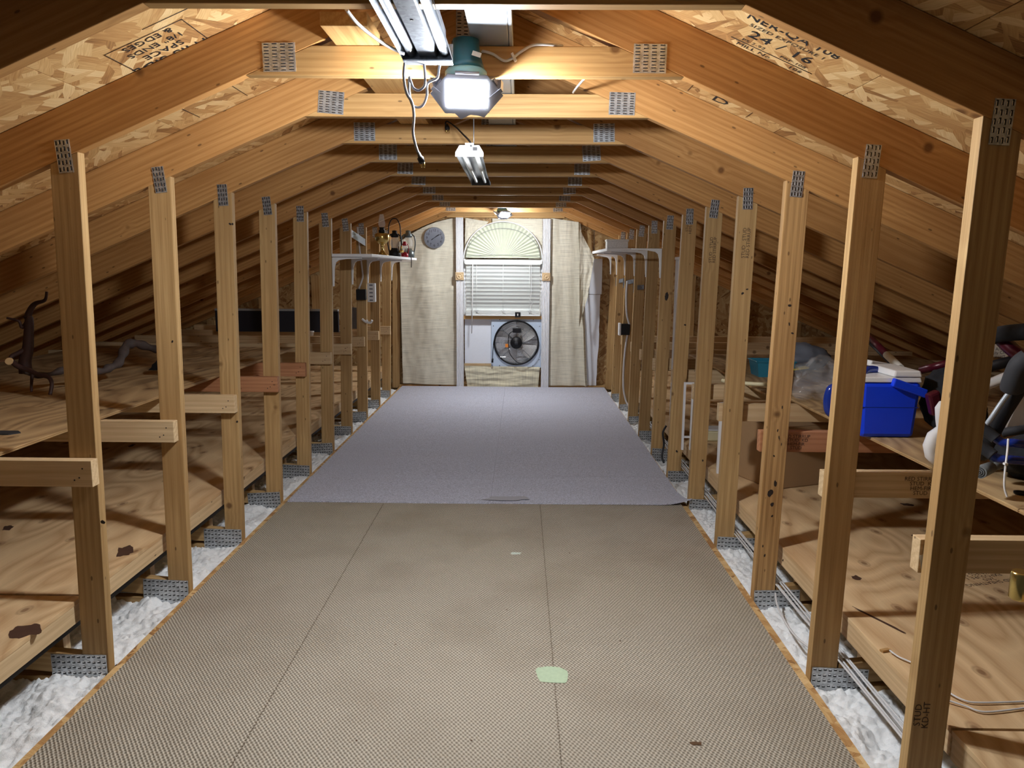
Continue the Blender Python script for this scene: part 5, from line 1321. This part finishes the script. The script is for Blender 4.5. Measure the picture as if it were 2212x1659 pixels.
block(cl, on_roof(328, 92, -1), dL, (0, 1, 0), [('THIS SIDE', 0.060, 0.0, 0.125), ('SPACE', 0.045, 0.0, 0.070), ('1/8" ENDS', 0.040, 0.0, 0.022), ('& EDGES', 0.040, 0.0, -0.024)],
      [(-0.12, 0.16, -0.12, -0.05), (0.12, 0.16, 0.12, -0.05), (-0.12, -0.05, 0.12, -0.05), (-0.16, -0.09, -0.02, -0.09), (-0.30, -0.06, -0.21, -0.06), (-0.21, -0.06, -0.21, -0.12), (-0.30, -0.06, -0.30, -0.12)])
block(cr, on_roof(1690, 100, 1), dR, (0, -1, 0), [('NER-QA 108', 0.050, 0.0, 0.085), ('SIZED EXPOSURE 1', 0.027, 0.0, 0.040), ('24 / 16', 0.070, 0.0, -0.015), ('PS 2-92       PRP-108', 0.024, 0.0, -0.070), ('MILL No       106', 0.030, 0.0, -0.112)],
      [(-0.13, -0.088, 0.13, -0.088)])
block(cr, on_roof(1556, 218, 1), dR, (0, -1, 0), [('D', 0.09, 0.0, 0.0)], [(-0.12, 0.05, -0.12, -0.05), (0.12, 0.05, 0.12, -0.05)])
block(cl, on_roof(470, 212, -1), dL, (0, 1, 0), [], [(-0.08, 0.1, -0.08, -0.06), (-0.08, -0.06, 0.12, -0.06), (0.12, -0.06, 0.12, 0.1)])
# deck stamp, upside down as in the photo
q = P(2130, 1248, z=0.2125)
text_mesh('deck_stamp', 'RATED SHEATHING\n24/0\nEXPOSURE 1\nTHICKNESS 0.375', 0.030, frame_of((q.x, q.y, 0.2126), (-1, -0.28, 0), (0.28, -1, 0)), 'faintink', rdeck)
# stud stamps
def post_stamp(k, u, v, body, size):
    po = [c_ for c_ in trusses[k].children if c_.name.startswith('post') and wmat(c_).translation.x > 0][0]
    q_ = P(u, v, y=D(k) + 0.0002)
    text_mesh('lumber_stamp', body, size, frame_of(q_, (0.017, 0, 1), (-1, 0, 0.017)), 'faintink', po)
post_stamp(0, 1992, 1545, 'STUD\nKD-HT', 0.024)
post_stamp(3, 1612, 525, 'STUD   STUD\nRED STIRRUP', 0.024)
post_stamp(4, 1540, 540, 'STUD   STUD\nRED STIRRUP', 0.024)
post_stamp(5, 1488, 490, 'STUD\nHEM-FIR', 0.024)
